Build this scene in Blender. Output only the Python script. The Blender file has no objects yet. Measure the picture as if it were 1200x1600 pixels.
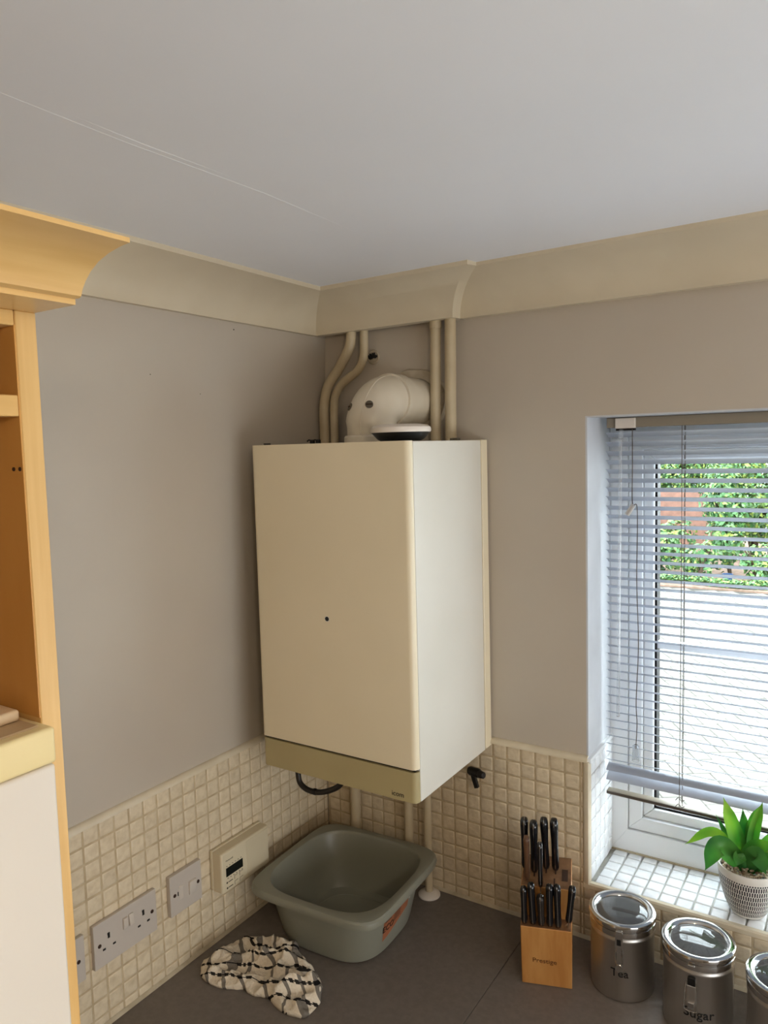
import bpy, bmesh, math, random
from mathutils import Vector, Matrix, noise

random.seed(7)
SC = bpy.context.scene
COL = SC.collection
ZW = 0.91                      # height of the worktop; every builder below uses z = 0 at the worktop

# ------------------------------------------------------------------ camera
cd = bpy.data.cameras.new('camera')
cam = bpy.data.objects.new('camera', cd)
COL.objects.link(cam)
cam.location = (1.19796, -1.54482, 1.07854 + ZW)
cam.rotation_euler = (1.486574, 0.026475, 0.570802)
cd.sensor_fit = 'HORIZONTAL'
cd.sensor_width = 36.0
cd.lens = 1182.687 / 1200.0 * 36.0
cd.clip_start = 0.02
SC.camera = cam

# ------------------------------------------------------------------ world, lights, exposure
wd = bpy.data.worlds.new('overcast_sky')
SC.world = wd
wd.use_nodes = True
bg = wd.node_tree.nodes['Background']
bg.inputs[0].default_value = (0.90, 0.955, 1.0, 1)
bg.inputs[1].default_value = 9.5

def area(name, loc, size, power, col, rot, shape='RECTANGLE'):
    d = bpy.data.lights.new(name, 'AREA')
    d.shape = shape
    d.size, d.size_y = size
    d.energy = power
    d.color = col
    o = bpy.data.objects.new(name, d)
    COL.objects.link(o)
    o.location = loc
    o.rotation_euler = rot
    return o

# added cool fill light in front of the solid right-hand wall, out of view
area('side_fill_light', (2.44, -0.97, 1.38), (1.6, 1.1), 32.0, (0.93, 0.97, 1.0), (math.radians(90 + 14), 0, math.radians(90)))
SC.view_settings.view_transform = 'Standard'
SC.view_settings.look = 'None'
SC.view_settings.gamma = 1.0
SC.view_settings.use_curve_mapping = False
SC.view_settings.exposure = 0.0

# ------------------------------------------------------------------ materials
def lin(c):
    r = []
    for v in c[:3]:
        v = v / 255.0
        r.append(v / 12.92 if v <= 0.04045 else ((v + 0.055) / 1.055) ** 2.4)
    return (r[0], r[1], r[2], 1.0)

def M(name, col, rough=0.5, metal=0.0, col2=None, scale=20.0, stretch=(1, 1, 1), detail=3.0, bump=0.0, bscale=None,
      trans=0.0, ior=1.45, emit=None, estr=0.0, coat=0.0, spec=0.5, rnd=0.0, lo=0.35, hi=0.65, aniso=0.0, sss=0.0):
    m = bpy.data.materials.new(name)
    m.use_nodes = True
    nt = m.node_tree
    N, L = nt.nodes, nt.links
    b = N['Principled BSDF']
    b.inputs['Base Color'].default_value = lin(col)
    b.inputs['Roughness'].default_value = rough
    b.inputs['Metallic'].default_value = metal
    b.inputs['Transmission Weight'].default_value = trans
    b.inputs['IOR'].default_value = ior
    b.inputs['Coat Weight'].default_value = coat
    b.inputs['Specular IOR Level'].default_value = spec
    if aniso:
        b.inputs['Anisotropic'].default_value = aniso
    if emit:
        b.inputs['Emission Color'].default_value = lin(emit)
        b.inputs['Emission Strength'].default_value = estr
    tc = mp = None
    if col2 is not None or bump:
        tc = N.new('ShaderNodeTexCoord')
        mp = N.new('ShaderNodeMapping')
        mp.inputs['Scale'].default_value = stretch
        L.new(tc.outputs['Object'], mp.inputs['Vector'])
        if rnd:
            oi = N.new('ShaderNodeObjectInfo')
            ml = N.new('ShaderNodeVectorMath'); ml.operation = 'SCALE'
            ml.inputs[0].default_value = (37.0, 91.0, 13.0)
            L.new(oi.outputs['Random'], ml.inputs['Scale'])
            L.new(ml.outputs[0], mp.inputs['Location'])
    last = None
    if col2 is not None:
        nz = N.new('ShaderNodeTexNoise')
        nz.inputs['Scale'].default_value = scale
        nz.inputs['Detail'].default_value = detail
        L.new(mp.outputs[0], nz.inputs['Vector'])
        cr = N.new('ShaderNodeValToRGB')
        cr.color_ramp.elements[0].position = lo
        cr.color_ramp.elements[1].position = hi
        cr.color_ramp.elements[0].color = lin(col)
        cr.color_ramp.elements[1].color = lin(col2)
        L.new(nz.outputs['Fac'], cr.inputs['Fac'])
        last = cr.outputs['Color']
        if rnd:
            hs = N.new('ShaderNodeHueSaturation')
            mr = N.new('ShaderNodeMapRange')
            mr.inputs['To Min'].default_value = 1 - rnd
            mr.inputs['To Max'].default_value = 1 + rnd
            L.new(oi.outputs['Random'], mr.inputs['Value'])
            L.new(mr.outputs[0], hs.inputs['Value'])
            L.new(last, hs.inputs['Color'])
            last = hs.outputs['Color']
        L.new(last, b.inputs['Base Color'])
    if bump:
        n2 = N.new('ShaderNodeTexNoise')
        n2.inputs['Scale'].default_value = bscale or scale
        n2.inputs['Detail'].default_value = 4
        L.new(mp.outputs[0], n2.inputs['Vector'])
        bp = N.new('ShaderNodeBump')
        bp.inputs['Strength'].default_value = bump
        bp.inputs['Distance'].default_value = 0.004
        L.new(n2.outputs['Fac'], bp.inputs['Height'])
        L.new(bp.outputs[0], b.inputs['Normal'])
    return m

MT = {}
MT['wall'] = M('taupe_emulsion', (188, 178, 163), 0.5, col2=(184, 173, 158), scale=3, bump=0.06, bscale=60)
MT['ceiling'] = M('white_emulsion', (239, 240, 243), 0.7, col2=(235, 236, 239), scale=2, bump=0.05, bscale=40)
MT['coving'] = M('cream_gloss', (210, 198, 174), 0.42, col2=(202, 189, 164), scale=6)
MT['reveal'] = M('white_reveal_paint', (200, 202, 206), 0.55, col2=(192, 194, 198), scale=9, bump=0.08, bscale=50)
MT['tile'] = M('cream_stone_tile', (216, 200, 172), 0.34, col2=(198, 180, 150), scale=70, bump=0.25, bscale=120, rnd=0.045, lo=0.4, hi=0.75)
MT['sill_tile'] = M('daylit_sill_tile', (236, 238, 240), 0.22, col2=(224, 227, 230), scale=60, bump=0.2, bscale=90, rnd=0.04)  # tile whitened to carry the cool daylight on sill and reveal
MT['grout'] = M('grout', (196, 177, 145), 0.85, col2=(178, 158, 126), scale=40, bump=0.2, bscale=200)
MT['sill_grout'] = M('grey_grout', (186, 186, 180), 0.85, col2=(170, 168, 160), scale=40)
MT['trim'] = M('ivory_plastic_trim', (214, 202, 178), 0.38, col2=(203, 190, 165), scale=15)
MT['sealant'] = M('silicone_sealant', (190, 178, 154), 0.4, col2=(172, 158, 132), scale=30)
MT['worktop'] = M('grey_laminate', (116, 108, 101), 0.5, col2=(108, 100, 93), scale=90, bump=0.02, bscale=500)
MT['floor'] = M('floor_vinyl', (104, 90, 76), 0.45, col2=(92, 78, 66), scale=6)
MT['boil_front'] = M('cream_enamel', (234, 221, 192), 0.34, col2=(230, 217, 187), scale=4)
MT['boil_side'] = M('white_enamel', (225, 221, 210), 0.30, col2=(220, 216, 204), scale=4)
MT['boil_flap'] = M('aged_plastic', (178, 164, 122), 0.42, col2=(172, 158, 116), scale=5)
MT['dark'] = M('black_plastic', (18, 17, 16), 0.4)
MT['darkbrown'] = M('black_rubber', (34, 28, 23), 0.45)
MT['black_gloss'] = M('black_handle', (12, 13, 17), 0.22, coat=0.3)
MT['pipe'] = M('painted_pipe', (196, 180, 150), 0.42, col2=(182, 165, 134), scale=14, bump=0.15, bscale=60)
MT['flue'] = M('white_flue_plastic', (222, 212, 194), 0.3, col2=(210, 198, 176), scale=8)
MT['fluedark'] = M('grey_plug', (96, 88, 74), 0.5)
MT['socket'] = M('socket_plastic', (190, 180, 169), 0.4)
MT['rocker'] = M('rocker_plastic', (200, 190, 178), 0.35)
MT['prog'] = M('programmer_plastic', (208, 195, 166), 0.42)
MT['prog2'] = M('programmer_flap_plastic', (203, 190, 161), 0.42)
MT['lcd'] = M('lcd', (22, 26, 24), 0.18)
MT['ink'] = M('dark_ink', (52, 44, 36), 0.6)
MT['bowl'] = M('sage_plastic', (132, 131, 117), 0.34, col2=(128, 127, 113), scale=5, bump=0.03, bscale=60)
MT['steel'] = M('brushed_steel', (214, 209, 203), 0.36, 1.0, col2=(200, 195, 188), scale=30, stretch=(1, 1, 0.02), aniso=0.5)
MT['chrome'] = M('polished_steel', (205, 203, 200), 0.12, 1.0)
MT['lidglass'] = M('clear_lid', (235, 238, 240), 0.03, trans=0.92, ior=1.45)
MT['clear'] = M('clear_acrylic', (240, 244, 248), 0.05, trans=0.85, ior=1.3)
MT['tea'] = M('dark_tea', (62, 52, 44), 0.9, col2=(30, 24, 20), scale=300)
MT['sugar'] = M('sugar', (214, 208, 200), 0.9, col2=(190, 184, 176), scale=300)
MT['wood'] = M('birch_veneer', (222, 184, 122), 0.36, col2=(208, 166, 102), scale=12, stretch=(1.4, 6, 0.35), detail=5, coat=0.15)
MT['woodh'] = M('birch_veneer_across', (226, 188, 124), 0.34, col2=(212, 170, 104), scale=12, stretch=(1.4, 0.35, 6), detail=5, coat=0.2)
MT['woodin'] = M('birch_inner_shaded', (204, 152, 82), 0.42, col2=(188, 134, 66), scale=9, stretch=(1.2, 4, 0.3), detail=5)  # birch browned to paint in the shade inside the unit
MT['blockwood'] = M('rubberwood', (188, 136, 76), 0.42, col2=(170, 115, 58), scale=26, stretch=(2, 1, 0.22), detail=5)
MT['blockend'] = M('rubberwood_end_shaded', (134, 96, 62), 0.6, col2=(114, 78, 46), scale=60)  # slot faces darkened in colour for the shadow of the knives
MT['engrave'] = M('burnt_lettering', (92, 52, 22), 0.7)
MT['brownhandle'] = M('brown_handle', (112, 80, 56), 0.4, col2=(92, 64, 44), scale=40, stretch=(1, 1, 0.2))
MT['slot'] = M('slot_dark', (60, 36, 20), 0.8)
MT['fridge'] = M('fridge_enamel', (216, 206, 192), 0.3)
MT['fridgetop'] = M('cream_fridge_top', (226, 206, 152), 0.4)
MT['fridgelid'] = M('tan_fridge_lid', (196, 170, 132), 0.5, col2=(188, 162, 124), scale=10)
MT['board'] = M('pale_board', (224, 200, 164), 0.5, col2=(212, 184, 146), scale=12)
MT['upvc'] = M('white_upvc', (232, 234, 236), 0.28)
MT['gasket'] = M('black_gasket', (14, 16, 20), 0.5)
MT['slat'] = M('backlit_slat', (172, 178, 190), 0.38)  # white slats coloured blue-grey to paint in their backlit shade
MT['rail'] = M('blind_rail', (142, 132, 116), 0.4)  # rail colour darkened to stand for its shade against the window
MT['railend'] = M('rail_bottom', (74, 66, 58), 0.45)
MT['cord'] = M('grey_cord', (92, 84, 76), 0.8)
MT['pot'] = None
MT['gravel'] = M('gravel', (214, 200, 176), 0.8, col2=(136, 110, 86), scale=60, lo=0.4, hi=0.6)
MT['leaf'] = M('green_leaf', (92, 172, 72), 0.36, col2=(168, 205, 84), scale=16, stretch=(1, 1, 0.6), detail=2)
MT['leafdark'] = M('dark_green_leaf', (58, 134, 66), 0.36, col2=(108, 176, 80), scale=16, detail=2)
MT['gadget'] = M('white_gloss_plastic', (226, 216, 204), 0.32)
MT['plaster'] = M('rough_plaster', (190, 178, 158), 0.8, col2=(168, 154, 130), scale=30, bump=0.25, bscale=60)
MT['label'] = M('kraft_label', (150, 92, 62), 0.6, col2=(140, 84, 54), scale=40)
MT['paver'] = M('pale_block_paver', (114, 111, 105), 0.9, col2=(100, 97, 92), scale=6, rnd=0.08)
MT['sand'] = M('jointing_sand', (66, 63, 58), 0.95, col2=(58, 55, 50), scale=20)
MT['soil'] = M('bark_soil', (136, 112, 98), 0.95, col2=(112, 92, 78), scale=14)
MT['brick'] = M('garden_brick', (150, 112, 98), 0.9, col2=(132, 100, 88), scale=9)
MT['blue'] = M('blue_plastic', (52, 78, 116), 0.5)
MT['bark'] = M('shrub_wood', (70, 56, 42), 0.9)
MT['lampglow'] = M('lamp_diffuser', (255, 236, 205), 0.5, emit=(255, 226, 186), estr=6.0)
MT['whitemetal'] = M('white_metal', (230, 228, 222), 0.4)
MT['glass'] = M('window_glass', (246, 250, 250), 0.0, trans=1.0, ior=1.0, spec=0.2)

def leafmat(name):
    m = bpy.data.materials.new(name); m.use_nodes = True
    nt = m.node_tree; b = nt.nodes['Principled BSDF']
    a = nt.nodes.new('ShaderNodeAttribute'); a.attribute_name = 'leaf_tint'
    nt.links.new(a.outputs['Color'], b.inputs['Base Color'])
    b.inputs['Roughness'].default_value = 0.55
    return m
MT['foliage'] = leafmat('shrub_leaves')

# ------------------------------------------------------------------ helpers
def wmat(o):
    m = o.matrix_basis.copy()
    while o.parent:
        o = o.parent
        m = o.matrix_basis @ m
    return m

def tag(o, label=None, cat=None, group=None, kind=None):
    if label: o['label'] = label
    if cat: o['category'] = cat
    if group: o['group'] = group
    if kind: o['kind'] = kind
    return o

def thing(name, label, cat, loc=(0, 0, 0), rz=0.0, group=None):
    o = bpy.data.objects.new(name, None)
    o.empty_display_size = 0.05
    COL.objects.link(o)
    o.location = loc
    o.rotation_euler = (0, 0, rz)
    return tag(o, label, cat, group)

def mesh_of(bm, name, smooth=False, angle=40):
    bmesh.ops.recalc_face_normals(bm, faces=bm.faces)
    me = bpy.data.meshes.new(name)
    bm.to_mesh(me)
    bm.free()
    if smooth:
        for p in me.polygons: p.use_smooth = True
        try: me.set_sharp_from_angle(angle=math.radians(angle))
        except Exception: pass
    return me

def obj(name, bm, mat, parent=None, loc=None, smooth=False, world=True, angle=40):
    """Link bm as ONE mesh object. Coordinates are worktop-frame unless world=False (parent's local frame)."""
    me = bm if isinstance(bm, bpy.types.Mesh) else mesh_of(bm, name, smooth, angle)
    if mat is not None:
        me.materials.clear(); me.materials.append(MT[mat] if isinstance(mat, str) else mat)
    o = bpy.data.objects.new(name, me)
    COL.objects.link(o)
    if parent is not None:
        o.parent = parent
        if world:
            me.transform(wmat(parent).inverted())
    elif loc is not None:
        o.location = loc
        if world:
            me.transform(Matrix.Translation(Vector(loc)).inverted())
    return o

def add_box(bm, x0, x1, y0, y1, z0, z1, bev=0.0, seg=2, edges=None, mtx=None):
    vs = [bm.verts.new((x, y, z)) for z in (z0, z1) for y in (y0, y1) for x in (x0, x1)]
    fs = [bm.faces.new([vs[i] for i in q]) for q in ((0, 2, 3, 1), (4, 5, 7, 6), (0, 1, 5, 4), (2, 6, 7, 3), (0, 4, 6, 2), (1, 3, 7, 5))]
    if mtx is not None:
        for v in vs: v.co = mtx @ v.co
    if bev > 0:
        es = set(e for f in fs for e in f.edges)
        if edges:
            es = [e for e in es if edges(e)]
        bmesh.ops.bevel(bm, geom=list(es), offset=bev, segments=seg, profile=0.5, affect='EDGES')
    return bm

def box(x0, x1, y0, y1, z0, z1, bev=0.0, seg=2, edges=None, mtx=None):
    return add_box(bmesh.new(), x0, x1, y0, y1, z0, z1, bev, seg, edges, mtx)

def add_tube(bm, pts, r, seg=14, cap=True, closed=False):
    pts = [Vector(p) for p in pts]
    n = len(pts)
    rr = r if isinstance(r, (list, tuple)) else [r] * n
    rings = []
    up = None
    for i, p in enumerate(pts):
        if closed:
            d = (pts[(i + 1) % n] - pts[i - 1]).normalized()
        else:
            d = (pts[min(i + 1, n - 1)] - pts[max(i - 1, 0)]).normalized()
        if up is None:
            up = Vector((0, 0, 1)) if abs(d.z) < 0.9 else Vector((1, 0, 0))
        a = d.cross(up).normalized()
        up = a.cross(d).normalized()
        rings.append([bm.verts.new(p + (a * math.cos(t) + up * math.sin(t)) * rr[i]) for t in [2 * math.pi * k / seg for k in range(seg)]])
    m = n if closed else n - 1
    for i in range(m):
        A, B = rings[i], rings[(i + 1) % n]
        for k in range(seg):
            bm.faces.new((A[k], A[(k + 1) % seg], B[(k + 1) % seg], B[k]))
    if cap and not closed:
        bm.faces.new(rings[0][::-1]); bm.faces.new(rings[-1])
    return bm

def tube(pts, r, seg=14, cap=True, closed=False):
    return add_tube(bmesh.new(), pts, r, seg, cap, closed)

def smooth_path(pts, n=8):
    P = [Vector(p) for p in pts]
    P = [P[0] * 2 - P[1]] + P + [P[-1] * 2 - P[-2]]
    out = []
    for i in range(1, len(P) - 2):
        for k in range(n):
            t = k / n
            a, b, c, d = P[i - 1], P[i], P[i + 1], P[i + 2]
            out.append(0.5 * ((2 * b) + (c - a) * t + (2 * a - 5 * b + 4 * c - d) * t * t + (3 * b - a - 3 * c + d) * t ** 3))
    out.append(P[-2])
    return out

def add_lathe(bm, prof, c, seg=48, uv=False):
    """prof: list of (r, z); axis vertical through c."""
    rings = []
    for r, z in prof:
        if r <= 1e-6:
            rings.append([bm.verts.new((c[0], c[1], c[2] + z))])
        else:
            rings.append([bm.verts.new((c[0] + r * math.cos(2 * math.pi * k / seg), c[1] + r * math.sin(2 * math.pi * k / seg), c[2] + z)) for k in range(seg)])
    for A, B in zip(rings, rings[1:]):
        for k in range(seg):
            j = (k + 1) % seg
            if len(A) == 1 and len(B) == 1: continue
            if len(A) == 1: bm.faces.new((A[0], B[j], B[k]))
            elif len(B) == 1: bm.faces.new((A[k], A[j], B[0]))
            else: bm.faces.new((A[k], A[j], B[j], B[k]))
    return bm

def lathe(prof, c, seg=48):
    return add_lathe(bmesh.new(), prof, c, seg)

def prism(poly, axis, a, b, bev=0.0):
    """Extrude a 2D polygon along an axis. axis 'x': poly is (y,z); 'y': (x,z); 'z': (x,y)."""
    bm = bmesh.new()
    def pt(u, v, w):
        return {'x': (w, u, v), 'y': (u, w, v), 'z': (u, v, w)}[axis]
    A = [bm.verts.new(pt(u, v, a)) for u, v in poly]
    B = [bm.verts.new(pt(u, v, b)) for u, v in poly]
    n = len(poly)
    bm.faces.new(A[::-1]); bm.faces.new(B)
    for i in range(n):
        bm.faces.new((A[i], A[(i + 1) % n], B[(i + 1) % n], B[i]))
    if bev:
        bmesh.ops.recalc_face_normals(bm, faces=bm.faces)
        bmesh.ops.bevel(bm, geom=bm.edges[:], offset=bev, segments=2, profile=0.5, affect='EDGES')
    return bm

def text_mesh(body, size, depth=0.0006):
    c = bpy.data.curves.new('lettering', 'FONT')
    c.body = body; c.size = size; c.extrude = depth; c.align_x = 'CENTER'; c.align_y = 'CENTER'
    c.resolution_u = 4
    o = bpy.data.objects.new('lettering', c)
    COL.objects.link(o)
    dg = bpy.context.evaluated_depsgraph_get()
    me = bpy.data.meshes.new_from_object(o.evaluated_get(dg))
    bpy.data.objects.remove(o); bpy.data.curves.remove(c)
    return me

def lettering(name, body, size, mat, parent, place, depth=0.0006):
    """place: function mapping text-plane (u right, v up, w out) to worktop-frame coordinates."""
    me = text_mesh(body, size, depth)
    for v in me.vertices:
        v.co = place(v.co.x, v.co.y, v.co.z)
    me.update()
    return obj(name, me, mat, parent)

def joinfaces(bms):
    pass

# ------------------------------------------------------------------ room shell
CEIL = 1.456
XR, YR = 2.48, -3.55            # right-hand and rear limits of the room
WX0, WX1, WZ0, WZ1 = 0.702, 1.90, 0.128, 1.1335   # window opening
WY = 0.17                      # depth of the reveal up to the window frame
TOPT = 0.398                   # top of the tiling

def struct(name, bm, mat, label=None, parent=None, smooth=False):
    o = obj(name, bm, mat, parent, smooth=smooth)
    if parent is None:
        tag(o, label, None, None, 'structure')
    return o

floor = struct('floor', box(-0.3, XR + 0.1, YR - 0.1, 0.3, -ZW - 0.1, -ZW), 'floor', 'brown vinyl kitchen floor under the worktops')
def ceil_z(x): return 1.4485 + 0.0075 * x      # the old ceiling drops slightly towards the left wall
ceiling = struct('ceiling', prism([(-0.3, ceil_z(-0.3)), (XR + 0.1, ceil_z(XR + 0.1)), (XR + 0.1, 1.58), (-0.3, 1.58)], 'y', YR - 0.1, 0.3), 'ceiling', 'smooth white painted ceiling above the boiler corner')

# left wall: plain behind the tiles, the old plaster above leans slightly into the room
def xl0(z): return -0.006 + (z - TOPT) * 0.0425
def xl(z): return -0.006 + (z - TOPT) * 0.0425
bm = bmesh.new()
prof = [(-0.3, -ZW), (-0.006, -ZW), (-0.006, TOPT), (xl(1.46), 1.46), (-0.3, 1.46)]
wl = prism(prof, 'y', YR - 0.1, 0.3)
wall_left = struct('wall_left', wl, 'wall', 'taupe painted wall left of the boiler with cream mosaic tiles below')

# window wall with its opening: built as four blocks joined into one wall mesh
bm = bmesh.new()
add_box(bm, -0.1, WX0 - 0.004, 0.006, 0.30, -ZW, 1.46)
add_box(bm, WX1, XR + 0.1, 0.006, 0.30, -ZW, 1.46)
add_box(bm, WX0 - 0.004, WX1, 0.006, 0.30, -ZW, WZ0 - 0.008)
add_box(bm, WX0 - 0.004, WX1, 0.006, 0.30, WZ1, 1.46)
wall_back = struct('wall_back', bm, 'wall', 'taupe painted window wall behind the boiler with cream mosaic tiles below')
struct('wall_right', box(XR, XR + 0.1, YR - 0.1, 0.3, -ZW, 1.46), 'wall', 'taupe wall on the far right of the kitchen')
struct('wall_rear', box(-0.3, XR, YR - 0.1, YR, -ZW, 1.46), 'wall', 'taupe wall behind the photographer')

obj('board_joint', tube([(0.4405, -1.52, ceil_z(0.442) + 0.0011), (0.437, -0.92, ceil_z(0.442) + 0.0010), (0.447, -0.68, ceil_z(0.442) + 0.0010), (0.432, -0.20, ceil_z(0.442) + 0.0013)], 0.0013, 10), 'ceiling', ceiling)
obj('joint_ridge', tube([(0.450, -1.00, ceil_z(0.442) + 0.0012), (0.449, -0.90, ceil_z(0.442) + 0.0008), (0.455, -0.76, ceil_z(0.442) + 0.0012)], 0.0012, 10), 'ceiling', ceiling)
for yy, zz, rr0 in ((-0.3197, 1.3417, 0.0016), (-0.5483, 1.2313, 0.0011), (-0.42, 1.20, 0.0009)):
    obj('nail_hole', tube([(xl0(zz) - 0.001, yy, zz), (xl0(zz) + 0.0005, yy, zz)], rr0, 8), 'ink', wall_left)
# reveal linings (painted white) as thin plaster skins
bm = bmesh.new()
add_box(bm, WX0 - 0.0039, WX0, 0.0062, 0.299, WZ0 - 0.007, WZ1 - 0.0001)
obj('reveal_side', bm, 'reveal', wall_back)
obj('reveal_head', box(WX0, WX1, 0.0062, WY + 0.01, WZ1 - 0.003, WZ1 - 0.0001), 'reveal', wall_back)

# ------------------------------------------------------------------ tiles
PT = 0.0341
def tile_mesh(w, h, name):
    bm = bmesh.new()
    t = 0.0062
    x, y = w / 2, h / 2
    prev = None
    for ins, zz in ((0.0, 0.0), (0.0, t - 0.0024), (0.0007, t - 0.0009), (0.0022, t - 0.0001), (0.0040, t)):
        ins = min(ins, x * 0.8, y * 0.8)
        ring = [bm.verts.new(q) for q in ((-x + ins, -y + ins, zz), (x - ins, -y + ins, zz), (x - ins, y - ins, zz), (-x + ins, y - ins, zz))]
        if prev:
            for i in range(4):
                bm.faces.new((prev[i], prev[(i + 1) % 4], ring[(i + 1) % 4], ring[i]))
        prev = ring
    bm.faces.new(prev)
    return mesh_of(bm, name, True, 70)

TG = 0.0030
TM = {}
def put_tile(parent, u0, u1, v0, v1, frame, mat):
    """one tile on the rectangle (u0..u1, v0..v1); frame = (origin, udir, vdir, ndir)"""
    w, h = round(u1 - u0 - TG, 4), round(v1 - v0 - TG, 4)
    if w < 0.004 or h < 0.004: return None
    key = (w, h, mat)
    if key not in TM:
        TM[key] = tile_mesh(w, h, 'tile')
        TM[key].materials.append(MT[mat])
    o = bpy.data.objects.new('tile', TM[key])
    COL.objects.link(o)
    o.parent = parent
    O, U, V, Nn = [Vector(q) for q in frame]
    c = O + U * ((u0 + u1) / 2) + V * ((v0 + v1) / 2)
    R = Matrix((U, V, Nn)).transposed().to_4x4()
    a = random.uniform(-0.006, 0.006); b = random.uniform(-0.006, 0.006)
    o.matrix_basis = Matrix.Translation(c + Nn * random.uniform(-0.0005, 0.0002)) @ R @ Matrix.Rotation(a, 4, 'X') @ Matrix.Rotation(b, 4, 'Y') @ Matrix.Rotation(random.uniform(-0.008, 0.008), 4, 'Z')
    return o

def grid_lines(start, end, anchor, pitch):
    k0 = math.ceil((start - anchor) / pitch - 1e-6)
    ls = [start]
    x = anchor + k0 * pitch
    while x < end - 1e-4:
        if x > start + 1e-4: ls.append(x)
        x += pitch
    ls.append(end)
    return ls

rows = grid_lines(0.0, TOPT, TOPT, PT)
# left wall: columns from behind the tall unit to the corner
obj('grout_bed', box(-0.0058, -0.0012, -1.15, 0.0, 0.0, TOPT), 'grout', wall_left)
lc = grid_lines(-0.80, 0.0, -0.2548, 0.0342)
for a, b in zip(lc, lc[1:]):
    for c, d in zip(rows, rows[1:]):
        put_tile(wall_left, a, b, c, d, ((-0.0062, 0, 0), (0, 1, 0), (0, 0, 1), (1, 0, 0)), 'tile')
# window wall left of the reveal, and below the sill
bm = bmesh.new()
add_box(bm, 0, WX0, 0.0012, 0.0058, 0.0, TOPT)
add_box(bm, WX0, XR, 0.0012, 0.0058, 0.0, WZ0 - 0.008)
obj('grout_bed', bm, 'grout', wall_back)
FB = ((0, 0.0062, 0), (1, 0, 0), (0, 0, 1), (0, -1, 0))
bc = grid_lines(0.0, WX0 - 0.010, 0.4808, 0.0340)
for a, b in zip(bc, bc[1:]):
    for c, d in zip(rows, rows[1:]):
        put_tile(wall_back, a, b, c, d, FB, 'tile')
# window sill: its own slab with tiles
sill = struct('window_sill', box(WX0, WX1, 0.004, WY + 0.02, WZ0 - 0.008, WZ0 - 0.0052), 'sill_grout', 'deep window sill laid with pale mosaic tiles')
SF = ((0, 0, WZ0 - 0.0062), (1, 0, 0), (0, 1, 0), (0, 0, 1))
sx = grid_lines(WX0 + 0.004, 1.60, 0.745, 0.0333)
sy = grid_lines(0.010, WY, 0.0434, 0.0341)
for a, b in zip(sx, sx[1:]):
    for c, d in zip(sy, sy[1:]):
        put_tile(sill, a, b, c, d, SF, 'sill_tile')
# tiles on the wall face below the sill
low = grid_lines(0.0, WZ0 - 0.012, TOPT, PT)
uc = grid_lines(WX0 - 0.010, WX1, 0.4808, 0.0340)
for a, b in zip(uc, uc[1:]):
    for c, d in zip(low, low[1:]):
        put_tile(sill, a, b, c, d, FB, 'tile')
# reveal side tiles
obj('grout_bed', box(WX0, WX0 + 0.0018, 0.006, WY + 0.01, WZ0, TOPT), 'sill_grout', wall_back)
RF = ((WX0 - 0.0012, 0, 0), (0, 1, 0), (0, 0, 1), (1, 0, 0))
rr = grid_lines(WZ0, TOPT - 0.004, TOPT, PT)
rc = grid_lines(0.010, WY, 0.0434, 0.0341)
for a, b in zip(rc, rc[1:]):
    for c, d in zip(rr, rr[1:]):
        put_tile(sill, a, b, c, d, RF, 'sill_tile')

# tile trims
def quad_trim(name, poly, axis, a, b, label):
    return struct(name, prism(poly, axis, a, b), 'trim', label, smooth=True)
def qprof(h, d, sgn=1, n=6):
    return [(0, 0)] + [(sgn * d * math.cos(t), h * math.sin(t)) for t in [math.pi / 2 * k / n for k in range(n + 1)]]
quad_trim('trim_1', [(-0.006 + u, TOPT + v) for u, v in qprof(0.012, 0.012)], 'y', -1.15, 0.006, 'thin ivory trim capping the tiles on the left wall')
quad_trim('trim_2', [(0.006 - u, TOPT + v) for u, v in qprof(0.012, 0.012)], 'x', 0.0, WX0, 'thin ivory trim capping the tiles on the window wall')
quad_trim('trim_3', [(WX0 - 0.009, 0.006), (WX0 - 0.009, -0.001), (WX0 - 0.005, -0.0035), (WX0 + 0.002, -0.0035), (WX0 + 0.004, 0.0), (WX0 + 0.004, 0.012), (WX0, 0.012)], 'z', WZ0 - 0.012, TOPT, 'ivory corner trim on the tiled window reveal edge')
quad_trim('trim_4', [(0.012, WZ0 - 0.001), (0.0, WZ0 + 0.001), (-0.0035, WZ0 - 0.002), (-0.004, WZ0 - 0.010), (0.0, WZ0 - 0.012), (0.012, WZ0 - 0.011)], 'x', WX0 - 0.009, WX1, 'ivory trim along the front edge of the tiled window sill')
quad_trim('trim_5', [(WX0, TOPT + 0.008), (WX0 + 0.006, TOPT + 0.006), (WX0 + 0.007, TOPT), (WX0 + 0.005, TOPT - 0.004), (WX0, TOPT - 0.004)], 'y', 0.0, WY + 0.01, 'ivory trim capping the tiles inside the window reveal').data.materials[0] = MT['upvc']
# sealant beads at the worktop
obj('sealant_bead', prism([(0, 0), (0.006, 0.0008), (0.0012, 0.006), (0, 0.007)], 'y', -1.15, 0), 'sealant', wall_left)
obj('sealant_bead', prism([(0, 0), (-0.006, 0.0008), (-0.0012, 0.006), (0, 0.007)], 'x', 0, XR - 0.01), 'sealant', wall_back)

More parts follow.
